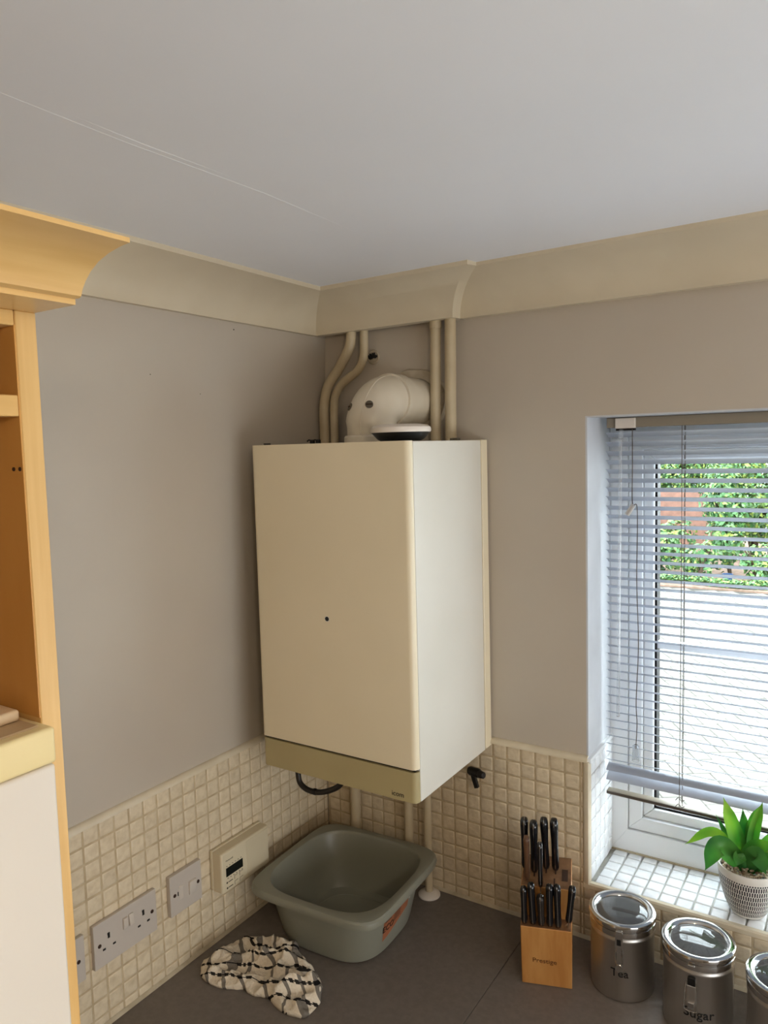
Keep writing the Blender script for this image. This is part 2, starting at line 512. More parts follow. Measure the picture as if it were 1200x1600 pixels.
# ------------------------------------------------------------------ coving
def coving(name, stations, label, caps=True):
    """stations: list of (bottom point, top point, wall-side bottom, ) swept with a concave profile."""
    bm = bmesh.new()
    n = 10
    amax = math.radians(64)
    prev = None
    for bpt, tpt, back in stations:
        bpt, tpt, back = Vector(bpt), Vector(tpt), Vector(back)
        ring = [bm.verts.new(back), bm.verts.new(bpt + Vector((0, 0, 0.0)))]
        ring.append(bm.verts.new(bpt + Vector((0, 0, 0.005))))
        h = tpt - bpt
        for k in range(1, n + 1):
            a = amax * k / n
            fo = (1 - math.cos(a)) / (1 - math.cos(amax)); fu = math.sin(a) / math.sin(amax)
            ring.append(bm.verts.new((bpt.x + h.x * fo, bpt.y + h.y * fo, bpt.z + 0.005 + (h.z - 0.005) * fu)))
        hv = Vector((h.x, h.y, 0))
        q = tpt + hv * 0.045
        ring.append(bm.verts.new((q.x, q.y, tpt.z + 0.001)))
        ring.append(bm.verts.new((q.x, q.y, CEIL + 0.002)))
        ring.append(bm.verts.new((back.x, back.y, CEIL + 0.002)))
        if prev:
            m = len(ring)
            for i in range(m):
                bm.faces.new((prev[i], prev[(i + 1) % m], ring[(i + 1) % m], ring[i]))
        else:
            bm.faces.new(ring[::-1])
        prev = ring
    bm.faces.new(prev)
    return struct(name, bm, 'coving', label, smooth=True)

A = ((0.046, YR, 1.3545), (0.127, YR, 1.4402), (0.0, YR, 1.3545))
B = ((0.046, -0.045, 1.3570), (0.127, -0.130, 1.4392), (0.0, -0.02, 1.3570))
B2 = ((0.046, -0.045, 1.3570), (0.127, -0.130, 1.4392), (0.03, -0.022, 1.3570))
Cc = ((0.4214, -0.045, 1.3594), (0.4995, -0.130, 1.4425), (0.410, -0.022, 1.3594))
D = ((0.4235, -0.012, 1.3602), (0.5050, -0.100, 1.4445), (0.405, 0.02, 1.3602))
D2 = ((0.4235, -0.012, 1.3602), (0.5050, -0.100, 1.4445), (0.4235, 0.02, 1.3602))
E_ = ((XR, -0.012, 1.3625), (XR, -0.100, 1.4530), (XR, 0.02, 1.3625))
coving('trim_6', [A, B], 'cream concave ceiling coving along the left wall')
coving('trim_7', [B2, Cc, D], 'boxed-out cream coving section above the boiler flue')
coving('trim_8', [D2, E_], 'cream ceiling coving above the window')

# ------------------------------------------------------------------ worktop and base units
wt = obj('worktop', box(0.0, 0.5785, -1.1535, 0.0, -0.038, 0.0, 0.0008, 1), 'worktop', loc=(0.3, -0.5, -0.038))
tag(wt, 'grey laminate worktop run under the boiler and washing-up bowl', 'worktop')
wt2 = obj('worktop', box(0.5793, XR - 0.002, -0.60, 0.0, -0.038, 0.0, 0.0008, 1), 'worktop', loc=(1.5, -0.3, -0.038))
tag(wt2, 'grey laminate worktop run under the canisters by the window', 'worktop')

def base_unit(x0, x1, y0, y1, face, label):
    t = thing('base_cabinet', label, 'cabinet', ((x0 + x1) / 2, (y0 + y1) / 2, -ZW))
    obj('body', box(x0, x1, y0, y1, -ZW + 0.15, -0.0385), 'wood', t)
    if face == 'x':
        obj('plinth', box(x0, x1 - 0.06, y0, y1, -ZW, -ZW + 0.15), 'wood', t)
        n = 2
        w = (y1 - y0) / n
        for i in range(n):
            d = obj('door', box(x1, x1 + 0.02, y0 + w * i + 0.002, y0 + w * (i + 1) - 0.002, -ZW + 0.152, -0.05, 0.003), 'wood', t)
            obj('handle', tube([(x1 + 0.02, y0 + w * i + 0.05, -0.20), (x1 + 0.045, y0 + w * i + 0.05, -0.20), (x1 + 0.045, y0 + w * i + 0.05, -0.10), (x1 + 0.02, y0 + w * i + 0.05, -0.10)], 0.005, 8), 'chrome', d)
    else:
        obj('plinth', box(x0, x1, y0 + 0.06, y1, -ZW, -ZW + 0.15), 'wood', t)
        n = 4
        w = (x1 - x0) / n
        for i in range(n):
            d = obj('door', box(x0 + w * i + 0.002, x0 + w * (i + 1) - 0.002, y0 - 0.02, y0, -ZW + 0.152, -0.05, 0.003), 'wood', t)
            obj('handle', tube([(x0 + w * i + 0.05, y0 - 0.02, -0.20), (x0 + w * i + 0.05, y0 - 0.045, -0.20), (x0 + w * i + 0.05, y0 - 0.045, -0.10), (x0 + w * i + 0.05, y0 - 0.02, -0.10)], 0.005, 8), 'chrome', d)
    return t
base_unit(0.0, 0.545, -1.15, -0.03, 'x', 'birch base cabinet under the left worktop run')
base_unit(0.62, 2.45, -0.555, -0.03, 'y', 'birch base cabinet under the window worktop run')

# ------------------------------------------------------------------ tall larder unit with cornice, on the left
PX, PY0, PY1 = 0.60, -1.1725, -1.1535      # front plane and end panel faces
CT = 1.2003                                  # top of the carcass
lu = thing('larder_unit', 'tall birch housing unit with open shelf and moulded cornice', 'cabinet', (0.32, -1.45, -ZW))
obj('end_panel', box(0.045, PX, PY0, PY1, -ZW, CT, 0.0008, 1), 'wood', lu)
obj('inner_shade_skin', box(0.06, PX - 0.0006, PY0 - 0.0012, PY0 - 0.0001, 0.8545, CT - 0.012), 'woodin', lu)  # thin skin that gives the panel's inner face its painted shade
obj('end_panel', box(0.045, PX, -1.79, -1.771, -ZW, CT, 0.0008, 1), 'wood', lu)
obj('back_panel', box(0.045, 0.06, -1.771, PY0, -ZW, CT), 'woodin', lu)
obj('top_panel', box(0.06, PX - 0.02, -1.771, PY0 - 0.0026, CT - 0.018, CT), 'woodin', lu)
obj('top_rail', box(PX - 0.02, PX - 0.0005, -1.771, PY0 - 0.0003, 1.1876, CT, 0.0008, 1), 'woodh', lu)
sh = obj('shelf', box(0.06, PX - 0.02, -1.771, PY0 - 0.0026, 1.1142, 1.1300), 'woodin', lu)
obj('lipping', box(PX - 0.02, PX - 0.001, -1.771, PY0 - 0.0008, 1.1130, 1.1306, 0.0008, 1), 'woodh', sh)
for xx in (0.5865, 0.5955):
    obj('shelf_pin_hole', tube([(xx, PY0 - 0.0011, 1.069), (xx, PY0 - 0.0020, 1.069)], 0.0018, 10), 'slot', lu)
cp = [(0.54, 1.2003), (0.6546, 1.2003), (0.6546, 1.2048), (0.6600, 1.2048), (0.6625, 1.2060), (0.6645, 1.2110), (0.6690, 1.2170), (0.6760, 1.2235), (0.6860, 1.2295), (0.6990, 1.2340),
      (0.7130, 1.2368), (0.7242, 1.2378), (0.7242, 1.2414), (0.54, 1.2414)]
obj('cornice', prism(cp, 'y', -1.84, PY1), 'woodh', lu, smooth=True, angle=30)

fr = thing('fridge', 'white fridge with a cream top edge standing in the birch housing', 'fridge', (0.34, -1.47, -ZW))
obj('body', box(0.08, 0.6205, -1.768, -1.1745, -ZW, 0.8195, 0.0035, 3), 'fridge', fr, smooth=True)
tp = obj('top_surround', box(0.08, 0.6225, -1.768, -1.1743, 0.8205, 0.852, 0.0035, 3), 'fridgetop', fr, smooth=True)
obj('top_plate', box(0.09, 0.612, -1.76, -1.1825, 0.8505, 0.8535, 0.001, 1), 'fridgelid', tp)
obj('door_seal', box(0.565, 0.570, -1.769, -1.1728, -ZW + 0.06, 0.8195), 'upvc', fr)
bd = obj('chopping_board', box(0.30, 0.589, -1.56, -1.1845, 0.8538, 0.8640, 0.003, 3), 'board', loc=(0.45, -1.38, 0.8538), smooth=True)
tag(bd, 'pale flat board lying on top of the fridge', 'board')

# ------------------------------------------------------------------ boiler
BX0, BX1, BY, BZ0, BZ1 = 0.0838, 0.4769, -0.337, 0.391, 1.0914
bo = thing('boiler', 'cream wall-hung gas boiler with white side panel in the corner', 'boiler', ((BX0 + BX1) / 2, -0.17, BZ0))
obj('casing', box(BX0 + 0.001, BX1, -0.3215, -0.030, BZ0, BZ1 - 0.001, 0.0015, 2), 'boil_side', bo)
obj('rear_frame', box(BX0 + 0.0005, BX1 + 0.0016, -0.0285, 0.0, BZ0 + 0.002, BZ1, 0.001, 1), 'boil_front', bo)
def vert_front(e):
    a, b = e.verts[0].co, e.verts[1].co
    return abs(a.z - b.z) > 0.02 and a.y < -0.33
fcv = box(BX0, BX1 - 0.0006, BY, -0.3225, 0.4580, BZ1, 0.0115, 6, vert_front)
obj('front_cover', fcv, 'boil_front', bo, smooth=True)
flp = box(BX0 + 0.0012, BX1 - 0.0006, BY, -0.3225, BZ0 + 0.001, 0.4530, 0.0115, 6, vert_front)
flap = obj('control_flap', flp, 'boil_flap', bo, smooth=True)
obj('gap_shade', box(BX0 + 0.004, BX1 - 0.006, -0.331, -0.3216, 0.452, 0.459), 'dark', bo)  # black strip painting the shade in the gap above the flap
obj('lock_hole', tube([(0.2739, BY + 0.004, 0.7356), (0.2739, BY - 0.0006, 0.7356)], 0.0047, 16), 'dark', bo)
obj('lock_ring', tube([(0.2739 + 0.0054 * math.cos(a), BY, 0.7356 + 0.0054 * math.sin(a)) for a in [2 * math.pi * k / 20 for k in range(20)]], 0.0007, 6, closed=True), 'boil_side', bo)
lettering('logo_text', 'icom', 0.0145, 'ink', flap, lambda u, v, w: Vector((0.4335 + u, BY - 0.0002 - w * 0.3, 0.4035 + v)))
for xx, yy in ((0.095, -0.30), (0.105, -0.302)):
    obj('screw_head', tube([(xx, yy, BZ1 - 0.002), (xx, yy, BZ1 + 0.004)], 0.0045, 10), 'darkbrown', bo)
for xx in (0.452, 0.462):
    obj('hinge_clip', box(xx - 0.004, xx + 0.004, -0.12, -0.105, BZ1 - 0.001, BZ1 + 0.0045, 0.001, 1), 'fluedark', bo)
# two black cable clips on the top at the back left
for k, (xx, yy) in enumerate(((0.105, -0.15), (0.122, -0.15))):
    c = obj('cable_clip', box(xx - 0.005, xx + 0.006, yy - 0.004, yy + 0.004, BZ1 - 0.001, BZ1 + 0.011, 0.002, 2), 'dark', bo, smooth=True)
    obj('clip_arm', tube([(xx - 0.003, yy, BZ1 + 0.009), (xx - 0.010, yy, BZ1 + 0.0105), (xx - 0.015, yy, BZ1 + 0.0075)], 0.0018, 8), 'dark', c)

# flue: elbow rising from the boiler and running back into the wall
fl = thing('flue', 'white plastic flue elbow running from the boiler top into the wall', 'flue', (0.283, -0.172, BZ1))
fx, fy, fr_ = 0.283, -0.172, 0.0545
zc = 1.184
pts = [(fx, fy, BZ1 - 0.002), (fx, fy, BZ1 + 0.030)]
Rb = 0.062
cy, cz = fy + Rb, zc - Rb
for k in range(13):
    a = math.pi / 2 * k / 12
    pts.append((fx + 0.010 * k / 12, cy - Rb * math.cos(a), cz + Rb * math.sin(a)))
obj('elbow', tube(pts, [fr_ - 0.004] * 2 + [fr_ - 0.003] + [fr_] * 12, 32), 'flue', fl, smooth=True, angle=60)
obj('base_collar', lathe([(0.0, 0.0), (0.0575, 0.0), (0.0575, 0.012), (0.0545, 0.0155), (0.0505, 0.016), (0.0, 0.016)], (fx, fy, BZ1), 40), 'flue', fl, smooth=True)
ye = cy
obj('socket_collar', tube([(fx + 0.010, ye - 0.004, zc), (fx + 0.011, ye + 0.034, zc)], fr_ + 0.0045, 32), 'flue', fl, smooth=True)
obj('flue_pipe', tube([(fx + 0.011, ye + 0.03, zc), (fx + 0.016, 0.03, zc - 0.001)], fr_, 32), 'flue', fl, smooth=True)
# moulded seam round the elbow
sm = []
for k in range(26):
    t = k / 25.0
    i = t * (len(pts) - 1)
    a, b = int(i), min(int(i) + 1, len(pts) - 1)
    P = Vector(pts[a]).lerp(Vector(pts[b]), i - a)
    Q = Vector(pts[max(a - 1, 0)]); S = Vector(pts[min(b, len(pts) - 1)])
    d = (S - Q).normalized()
    side = Vector((1, 0, 0))
    outer = d.cross(side).normalized()
    if outer.z < 0 or (abs(outer.z) < 0.05 and outer.y > 0): outer = -outer
    sm.append(P + (outer * 0.985 + side * 0.17) * (fr_ - (0.003 if k < 5 else 0)))
obj('moulding_seam', tube(sm, 0.0012, 6), 'flue', fl, smooth=True)
# two slotted test plugs
def plug(c, n, r=0.0085):
    c, n = Vector(c), Vector(n).normalized()
    p = obj('test_plug', tube([c - n * 0.003, c + n * 0.0018], r, 18), 'fluedark', fl, smooth=True)
    u = n.cross(Vector((0, 0, 1))).normalized()
    obj('plug_slot', tube([c + n * 0.0022 - u * r * 0.8, c + n * 0.0022 + u * r * 0.8], 0.0012, 6), 'slot', p)
plug((0.3073, -0.2104, 1.1707), (0.392, -0.843, 0.369))
plug((0.2548, -0.2062, 1.1682), (-0.565, -0.715, 0.412))
# rough plaster patch where the flue meets the wall
pl = bmesh.new()
ring_o, ring_i = [], []
for k in range(40):
    a = 2 * math.pi * k / 40
    ro = 0.080 + 0.003 * math.sin(3 * a + 1) + 0.002 * math.sin(7 * a)
    ring_o.append(((fx + 0.016 + ro * math.cos(a)), 0.0062, zc + ro * math.sin(a)))
    ri = 0.0545
    ring_i.append(((fx + 0.016 + ri * math.cos(a)), -0.002, zc + ri * math.sin(a)))
def ringface(bm, A, B):
    n = len(A)
    for k in range(n):
        bm.faces.new((A[k], A[(k + 1) % n], B[(k + 1) % n], B[k]))
mid = [((p[0] * 0.85 + q[0] * 0.15), -0.003, (p[2] * 0.85 + q[2] * 0.15)) for p, q in zip(ring_o, ring_i)]
VO = [pl.verts.new(p) for p in ring_o]; VM = [pl.verts.new(p) for p in mid]; VI = [pl.verts.new(p) for p in ring_i]
ringface(pl, VO, VM); ringface(pl, VM, VI)
pp = obj('plaster_collar', pl, 'plaster', wall_back, smooth=True)

# small round device lying on the boiler
gd = thing('alarm_puck', 'flat round white device with black base on top of the boiler', 'alarm', (0.4205, -0.272, BZ1))
gc = (0.4205, -0.272, BZ1)
obj('base', lathe([(0, 0.0005), (0.040, 0.0005), (0.046, 0.004), (0.0575, 0.0165), (0.0580, 0.0185), (0, 0.0185)], gc, 48), 'dark', gd, smooth=True)
obj('cover', lathe([(0.0588, 0.0168), (0.0600, 0.0205), (0.0588, 0.0265), (0.053, 0.0305), (0.040, 0.0326), (0, 0.0334)], gc, 48), 'gadget', gd, smooth=True)
obj('sensor_dot', lathe([(0, 0), (0.0012, 0), (0.0012, 0.0008), (0, 0.0008)], (0.452, -0.262, BZ1 + 0.0312), 10), 'ink', gd)

# ------------------------------------------------------------------ pipes
def pipe(label, path, r, n=8, extra=None, cat='pipe', group=None, base=None):
    p = smooth_path(path, n) if n else path
    z = min(path, key=lambda q: q[2])
    t = thing('pipe', label, cat, base or z, group=group)
    obj('pipe_run', tube(p, r, 16), 'pipe', t, smooth=True)
    if extra: extra(t)
    return t
def collar(t, c, r, h):
    obj('collar', tube([c, (c[0], c[1], c[2] + h)], r, 16), 'pipe', t, smooth=True)
pipe('cream painted pipe bent away from the flue, nearest the left corner above boiler', [(0.104, -0.022, 0.002), (0.104, -0.022, 0.30), (0.100, -0.022, 0.35), (0.052, -0.025, 0.40), (0.0475, -0.025, 0.50), (0.0475, -0.025, 1.10), (0.048, -0.025, 1.175), (0.053, -0.025, 1.207), (0.0650, -0.025, 1.238), (0.0981, -0.025, 1.2765), (0.1265, -0.025, 1.316), (0.135, -0.025, 1.338), (0.138, -0.025, 1.37)], 0.0126)
pipe('thinner cream painted pipe with a double bend just left of the flue', [(0.0735, -0.020, 1.05), (0.0740, -0.020, 1.13), (0.0760, -0.020, 1.190), (0.0830, -0.020, 1.215), (0.1030, -0.020, 1.239), (0.1476, -0.020, 1.2660), (0.1640, -0.020, 1.288), (0.1695, -0.020, 1.312), (0.1711, -0.020, 1.37)], 0.0102, base=(0.0735, -0.02, 1.05))
pipe('straight cream painted pipe touching the flue patch, left of the pair', [(0.3605, -0.021, BZ1 - 0.002), (0.3625, -0.021, 1.2), (0.3662, -0.021, 1.37)], 0.0122, extra=lambda t: collar(t, (0.3659, -0.021, 1.343), 0.0138, 0.02))
pipe('straight cream painted pipe under the coving step, right of the pair', [(0.4005, -0.023, BZ1 - 0.002), (0.4021, -0.023, 1.22), (0.4045, -0.023, 1.37)], 0.0128)
pipe('stout cream pipe dropping from the boiler behind the bowl', [(0.2685, -0.030, 0.0005), (0.2685, -0.030, 0.2), (0.2685, -0.030, 0.3915)], 0.0112)
def foot(t):
    obj('floor_flange', lathe([(0, 0), (0.0265, 0.0005), (0.0265, 0.004), (0.020, 0.009), (0.011, 0.012), (0, 0.012)], (0.3235, -0.033, 0.0003), 28), 'gadget', t, smooth=True)
    obj('union_nut', tube([(0.3235, -0.033, 0.352), (0.3235, -0.033, 0.390)], 0.0135, 12), 'darkbrown', t, smooth=True)
pipe('slim cream pipe with white foot flange standing right of the bowl', [(0.3235, -0.033, 0.001), (0.3235, -0.033, 0.18), (0.3235, -0.033, 0.355)], 0.0094, extra=foot)

hs = thing('hose_loop', 'looped black rubber hose hanging under the boiler', 'hose', (0.19, -0.28, 0.325))
obj('hose', tube(smooth_path([(0.128, -0.275, 0.395), (0.133, -0.278, 0.356), (0.140, -0.280, 0.337), (0.160, -0.280, 0.3265), (0.190, -0.280, 0.3275), (0.222, -0.280, 0.339), (0.250, -0.278, 0.358), (0.27, -0.272, 0.395)], 6), 0.0062, 12), 'darkbrown', hs, smooth=True)
obj('hose_clip', tube([(0.178, -0.280, 0.3265), (0.184, -0.280, 0.3268)], 0.0072, 12), 'dark', hs, smooth=True)

tv = thing('isolating_valve', 'black isolating valve with a lever sticking out under the boiler', 'valve', (0.46, -0.045, 0.31))
obj('pipe_stub', tube([(0.395, -0.030, 0.334), (0.442, -0.040, 0.3385)], 0.0078, 14), 'pipe', tv, smooth=True)
obj('valve_body', tube([(0.440, -0.040, 0.3390), (0.445, -0.041, 0.3395), (0.468, -0.050, 0.342), (0.472, -0.051, 0.342)], [0.0085, 0.0105, 0.0105, 0.0085], 14), 'dark', tv, smooth=True)
obj('end_cap', tube([(0.470, -0.051, 0.342), (0.476, -0.054, 0.342), (0.484, -0.057, 0.343), (0.486, -0.058, 0.343)], [0.009, 0.0088, 0.0075, 0.005], 8), 'darkbrown', tv)
obj('lever', box(-0.0052, 0.0052, -0.004, 0.004, -0.034, 0.0, 0.0012, 2, mtx=Matrix.Translation((0.452, -0.047, 0.338)) @ Matrix.Rotation(-0.32, 4, 'Y')), 'dark', tv)

# hole in the wall stuffed with black foam
wh = thing('wall_hole', 'small round wall hole stuffed with crumbling black foam', 'hole', (0.180, 0.0, 1.298))
obj('hole_sleeve', tube([(0.180 + 0.0150 * math.cos(a), 0.004, 1.298 + 0.0150 * math.sin(a)) for a in [2 * math.pi * k / 28 for k in range(28)]], 0.0026, 8, closed=True), 'plaster', wh, smooth=True)
obj('hole_back', tube([(0.180, 0.0058, 1.298), (0.180, 0.0035, 1.298)], 0.0145, 24), 'plaster', wh)
bmf = bmesh.new()
for k in range(34):
    a = random.uniform(0, 2 * math.pi); r = random.uniform(0, 0.0105)
    m = Matrix.Translation((0.1795 + r * math.cos(a) * 1.2, 0.002 - random.uniform(0, 0.004), 1.3005 + r * math.sin(a) * 0.65)) @ Matrix.Diagonal((random.uniform(0.6, 1.4), 0.7, random.uniform(0.6, 1.2), 1))
    bmesh.ops.create_icosphere(bmf, subdivisions=1, radius=random.uniform(0.002, 0.0042), matrix=m)
obj('foam', bmf, 'dark', wh)

# ------------------------------------------------------------------ electrical plates on the left wall
def wall_box(x0, x1, y0, y1, z0, z1, bev=0.0, seg=2):
    return box(x0, x1, y0, y1, z0, z1, bev, seg)
def screw(t, y, z, x=0.0092, r=0.0038):
    s = obj('screw_head', tube([(x - 0.003, y, z), (x + 0.0006, y, z)], r, 14), 'slot', t)
    obj('screw_slot', box(x + 0.0006, x + 0.0009, y - r * 0.8, y + r * 0.8, z - 0.0005, z + 0.0005), 'dark', s)
def slot_hole(t, y0, y1, z0, z1, x=0.0092):
    obj('pin_slot', box(x - 0.004, x + 0.0003, y0, y1, z0, z1), 'dark', t)
def rocker(t, y, z, w, h, tilt=0.10):
    obj('rocker_switch', box(-0.003, 0.0042, -w / 2, w / 2, -h / 2, h / 2, 0.0012, 2, mtx=Matrix.Translation((0.0092, y, z)) @ Matrix.Rotation(tilt, 4, 'Y')), 'rocker', t, smooth=True)

S0, SZ = -0.7308, 0.1244
ds = thing('double_socket', 'grey double switched socket on the tiles near the tall unit', 'socket', (0.0, S0 + 0.073, SZ))
obj('faceplate', wall_box(0.0, 0.0092, S0, S0 + 0.146, SZ, SZ + 0.086, 0.0015, 2), 'socket', ds)
screw(ds, -0.7190, 0.1675); screw(ds, -0.5965, 0.1685)
for c in (-0.6982, -0.6175):
    slot_hole(ds, c - 0.0024, c + 0.0024, 0.1725, 0.1832)
    obj('pin_slot', box(0.0056, 0.0096, c - 0.0030, c + 0.0012, 0.1790, 0.1835), 'dark', ds)
    slot_hole(ds, c - 0.0145, c - 0.0080, 0.1540, 0.1578)
    slot_hole(ds, c + 0.0080, c + 0.0145, 0.1540, 0.1578)
rocker(ds, -0.6612, 0.1815, 0.0105, 0.0225, 0.09); rocker(ds, -0.6475, 0.1820, 0.0105, 0.0225, -0.09)

P0, PZ = -0.5506, 0.1277
fs = thing('fused_switch', 'grey single fused switch plate between socket and programmer', 'switch', (0.0, P0 + 0.043, PZ))
obj('faceplate', wall_box(0.0, 0.0110, P0, P0 + 0.086, PZ, PZ + 0.086, 0.0015, 2), 'socket', fs)
screw(fs, -0.5390, 0.1705, 0.0110); screw(fs, -0.4748, 0.1692, 0.0110)
obj('neon_mark', box(0.009, 0.0114, -0.5312, -0.5290, 0.1660, 0.1745), 'dark', fs)
fh = obj('fuse_carrier', box(0.009, 0.0122, -0.5278, -0.5165, 0.1555, 0.1845, 0.001, 1), 'rocker', fs)
rk = obj('rocker_switch', box(-0.003, 0.0042, -0.0098, 0.0098, -0.0145, 0.0145, 0.0012, 2, mtx=Matrix.Translation((0.0110, -0.4915, 0.1675)) @ Matrix.Rotation(0.08, 4, 'Y')), 'rocker', fs, smooth=True)

ps = thing('switch_plate', 'grey plate half hidden behind the edge of the tall unit', 'switch', (0.0, -0.793, 0.1229))
obj('faceplate', wall_box(0.0, 0.0092, -0.8360, -0.7500, 0.1229, 0.2089, 0.0015, 2), 'socket', ps)
screw(ps, -0.7637, 0.1641); screw(ps, -0.8240, 0.1641)
rocker(ps, -0.7930, 0.1660, 0.012, 0.024, 0.09)

# heating programmer
pg = thing('heating_programmer', 'cream heating programmer with small dark display on the tiles', 'thermostat', (0.0, -0.351, 0.1225))
obj('back_plate', box(0.0, 0.0085, -0.4300, -0.2730, 0.1235, 0.2125, 0.002, 2), 'prog', pg)
def front_edges(e):
    a, b = e.verts[0].co, e.verts[1].co
    return a.x > 0.03 and b.x > 0.03 and (a.z > 0.2 or a.y < -0.42 or a.y > -0.28) and not (a.z < 0.13 and b.z < 0.13)
bd_ = obj('housing', box(0.0088, 0.0350, -0.4285, -0.2755, 0.1222, 0.2105, 0.0055, 4, front_edges), 'prog', pg, smooth=True)
obj('flap', box(0.0345, 0.0356, -0.3510, -0.2790, 0.1245, 0.2065, 0.0004, 1), 'prog2', pg)
obj('display', box(0.0340, 0.0354, -0.4158, -0.3638, 0.1545, 0.1742), 'lcd', pg)
lettering('maker_text', 'Honeywell', 0.0052, 'ink', pg, lambda u, v, w: Vector((0.0351 + w * 0.3, -0.4045 + u, 0.1905 + v)))
for k in range(6):
    obj('day_mark', box(0.0345, 0.0352, -0.4145 + k * 0.0088, -0.4110 + k * 0.0088, 0.1772, 0.1786), 'ink', pg)
for k in range(6):
    obj('program_mark', box(0.0345, 0.0352, -0.4125 + k * 0.0088, -0.4085 + k * 0.0088, 0.1492, 0.1506), 'ink', pg)
for y, z in ((-0.4140, 0.1412), (-0.4137, 0.1290)):
    obj('indicator', tube([(0.0345, y, z), (0.0354, y, z)], 0.0022, 10), 'ink', pg)
    obj('indicator_mark', box(0.0345, 0.0352, y + 0.004, y + 0.0175, z - 0.0009, z + 0.0009), 'ink', pg)
for y, z in ((-0.3850, 0.1425), (-0.3690, 0.1430), (-0.3850, 0.1300), (-0.3690, 0.1300)):
    b_ = obj('button', box(0.0340, 0.0362, y - 0.0050, y + 0.0050, z - 0.0035, z + 0.0035, 0.0008, 1), 'prog', pg)
    obj('button_outline', box(0.0345, 0.0352, y - 0.0062, y - 0.0054, z - 0.0042, z + 0.0046), 'ink', b_)
    obj('button_outline', box(0.0345, 0.0352, y - 0.0062, y + 0.0050, z + 0.0040, z + 0.0047), 'ink', b_)

# ------------------------------------------------------------------ washing-up bowl
bc0 = (0.219, -0.224, 0.0)
bw = thing('washing_up_bowl', 'sage green plastic washing-up bowl in the corner under the boiler', 'bowl', bc0, math.radians(2.6))
def sup(a, n, t):
    c, s = math.cos(t), math.sin(t)
    r = a / ((abs(c) ** n + abs(s) ** n) ** (1.0 / n))
    return r * c, r * s
SEG = 96
def rings(bm, prof):
    out = []
    for a, n, z in prof:
        out.append([bm.verts.new((*sup(a, n, 2 * math.pi * k / SEG), z)) for k in range(SEG)])
    for A_, B_ in zip(out, out[1:]):
        for k in range(SEG):
            bm.faces.new((A_[k], A_[(k + 1) % SEG], B_[(k + 1) % SEG], B_[k]))
    return out
bm = bmesh.new()
prof = [(0.108, 3.2, 0.0006), (0.118, 3.3, 0.0016), (0.1235, 3.4, 0.007), (0.1265, 3.5, 0.018), (0.136, 3.8, 0.070), (0.1440, 4.0, 0.116), (0.1455, 4.0, 0.1225),
        (0.1620, 6.0, 0.1235), (0.1650, 6.4, 0.1190), (0.1672, 6.6, 0.1190), (0.1680, 6.6, 0.1240), (0.1668, 6.5, 0.1310), (0.1640, 6.3, 0.1345), (0.1600, 5.6, 0.1358), (0.1490, 3.7, 0.1352), (0.1474, 3.6, 0.1345), (0.1458, 3.6, 0.1320), (0.1440, 3.6, 0.1270),
        (0.1330, 3.5, 0.070), (0.1230, 3.3, 0.020), (0.1190, 3.2, 0.0085), (0.110, 3.1, 0.0048)]
rg = rings(bm, prof)
bm.faces.new(rg[0][::-1]); bm.faces.new(rg[-1])
obj('basin', bm, 'bowl', bw, smooth=True, world=False, angle=30)
# raised moulding line on the floor of the bowl
obj('base_rib', tube([(*sup(0.098, 3.0, 2 * math.pi * k / 48), 0.0052) for k in range(48)], 0.0010, 6, closed=True), 'bowl', bw, smooth=True, world=False)
# wrap-round kraft label with print, on the side facing the pipes
def on_side(t, z, off):
    z = min(max(z, 0.018), 0.116)
    f = (z - 0.018) / (0.116 - 0.018)
    a = 0.1265 + (0.1440 - 0.1265) * f
    n = 3.5 + 0.5 * f
    x, y = sup(a + off, n, t)
    return Vector((x, y, z))
def side_patch(t0, t1, zf0, zf1, off, n=14, m=4):
    bm = bmesh.new()
    V = [[bm.verts.new(on_side(t0 + (t1 - t0) * i / n, zf0(i / n) + (zf1(i / n) - zf0(i / n)) * j / m, off)) for j in range(m + 1)] for i in range(n + 1)]
    for i in range(n):
        for j in range(m):
            bm.faces.new((V[i][j], V[i + 1][j], V[i + 1][j + 1], V[i][j + 1]))
    return bm
lb = obj('label', side_patch(-0.46, 0.26, lambda s: 0.036 + 0.030 * s, lambda s: 0.119, 0.0006), 'label', bw, world=False)
obj('label_block', side_patch(-0.43, -0.25, lambda s: 0.088, lambda s: 0.108, 0.0011), 'dark', lb, world=False)
obj('label_strip', side_patch(0.27, 0.31, lambda s: 0.080, lambda s: 0.119, 0.0009), 'gadget', bw, world=False)
def side_text(body, size, t0, z0, mat='ink'):
    me = text_mesh(body, size, 0.0003)
    for v in me.vertices:
        v.co = on_side(t0 + v.co.x / 0.14, z0 + v.co.y, 0.0012 + v.co.z)
    return obj('label_text', me, mat, lb, world=False)
side_text('ECO', 0.020, -0.335, 0.0640, 'dark')
for t0 in (-0.14, 0.16):
    for k in range(3):
        pts_ = []
        for i in range(5):
            a = 2 * math.pi * k / 3 + i * 0.38
            pts_.append(on_side(t0 + 0.0072 * math.cos(a) / 0.14, 0.094 + 0.0072 * math.sin(a), 0.0012))
        obj('recycling_arrow', tube(pts_, [0.0009, 0.0011, 0.0013, 0.0022, 0.0005], 6), 'dark', lb, world=False)
for k in range(4):
    obj('label_line', side_patch(-0.20, 0.02, lambda s: 0.0800 - 0.005 * k, lambda s: 0.0817 - 0.005 * k, 0.0010, 8, 1), 'ink', lb, world=False)
obj('label_line', side_patch(-0.43, -0.27, lambda s: 0.0800, lambda s: 0.0820, 0.0010, 8, 1), 'ink', lb, world=False)

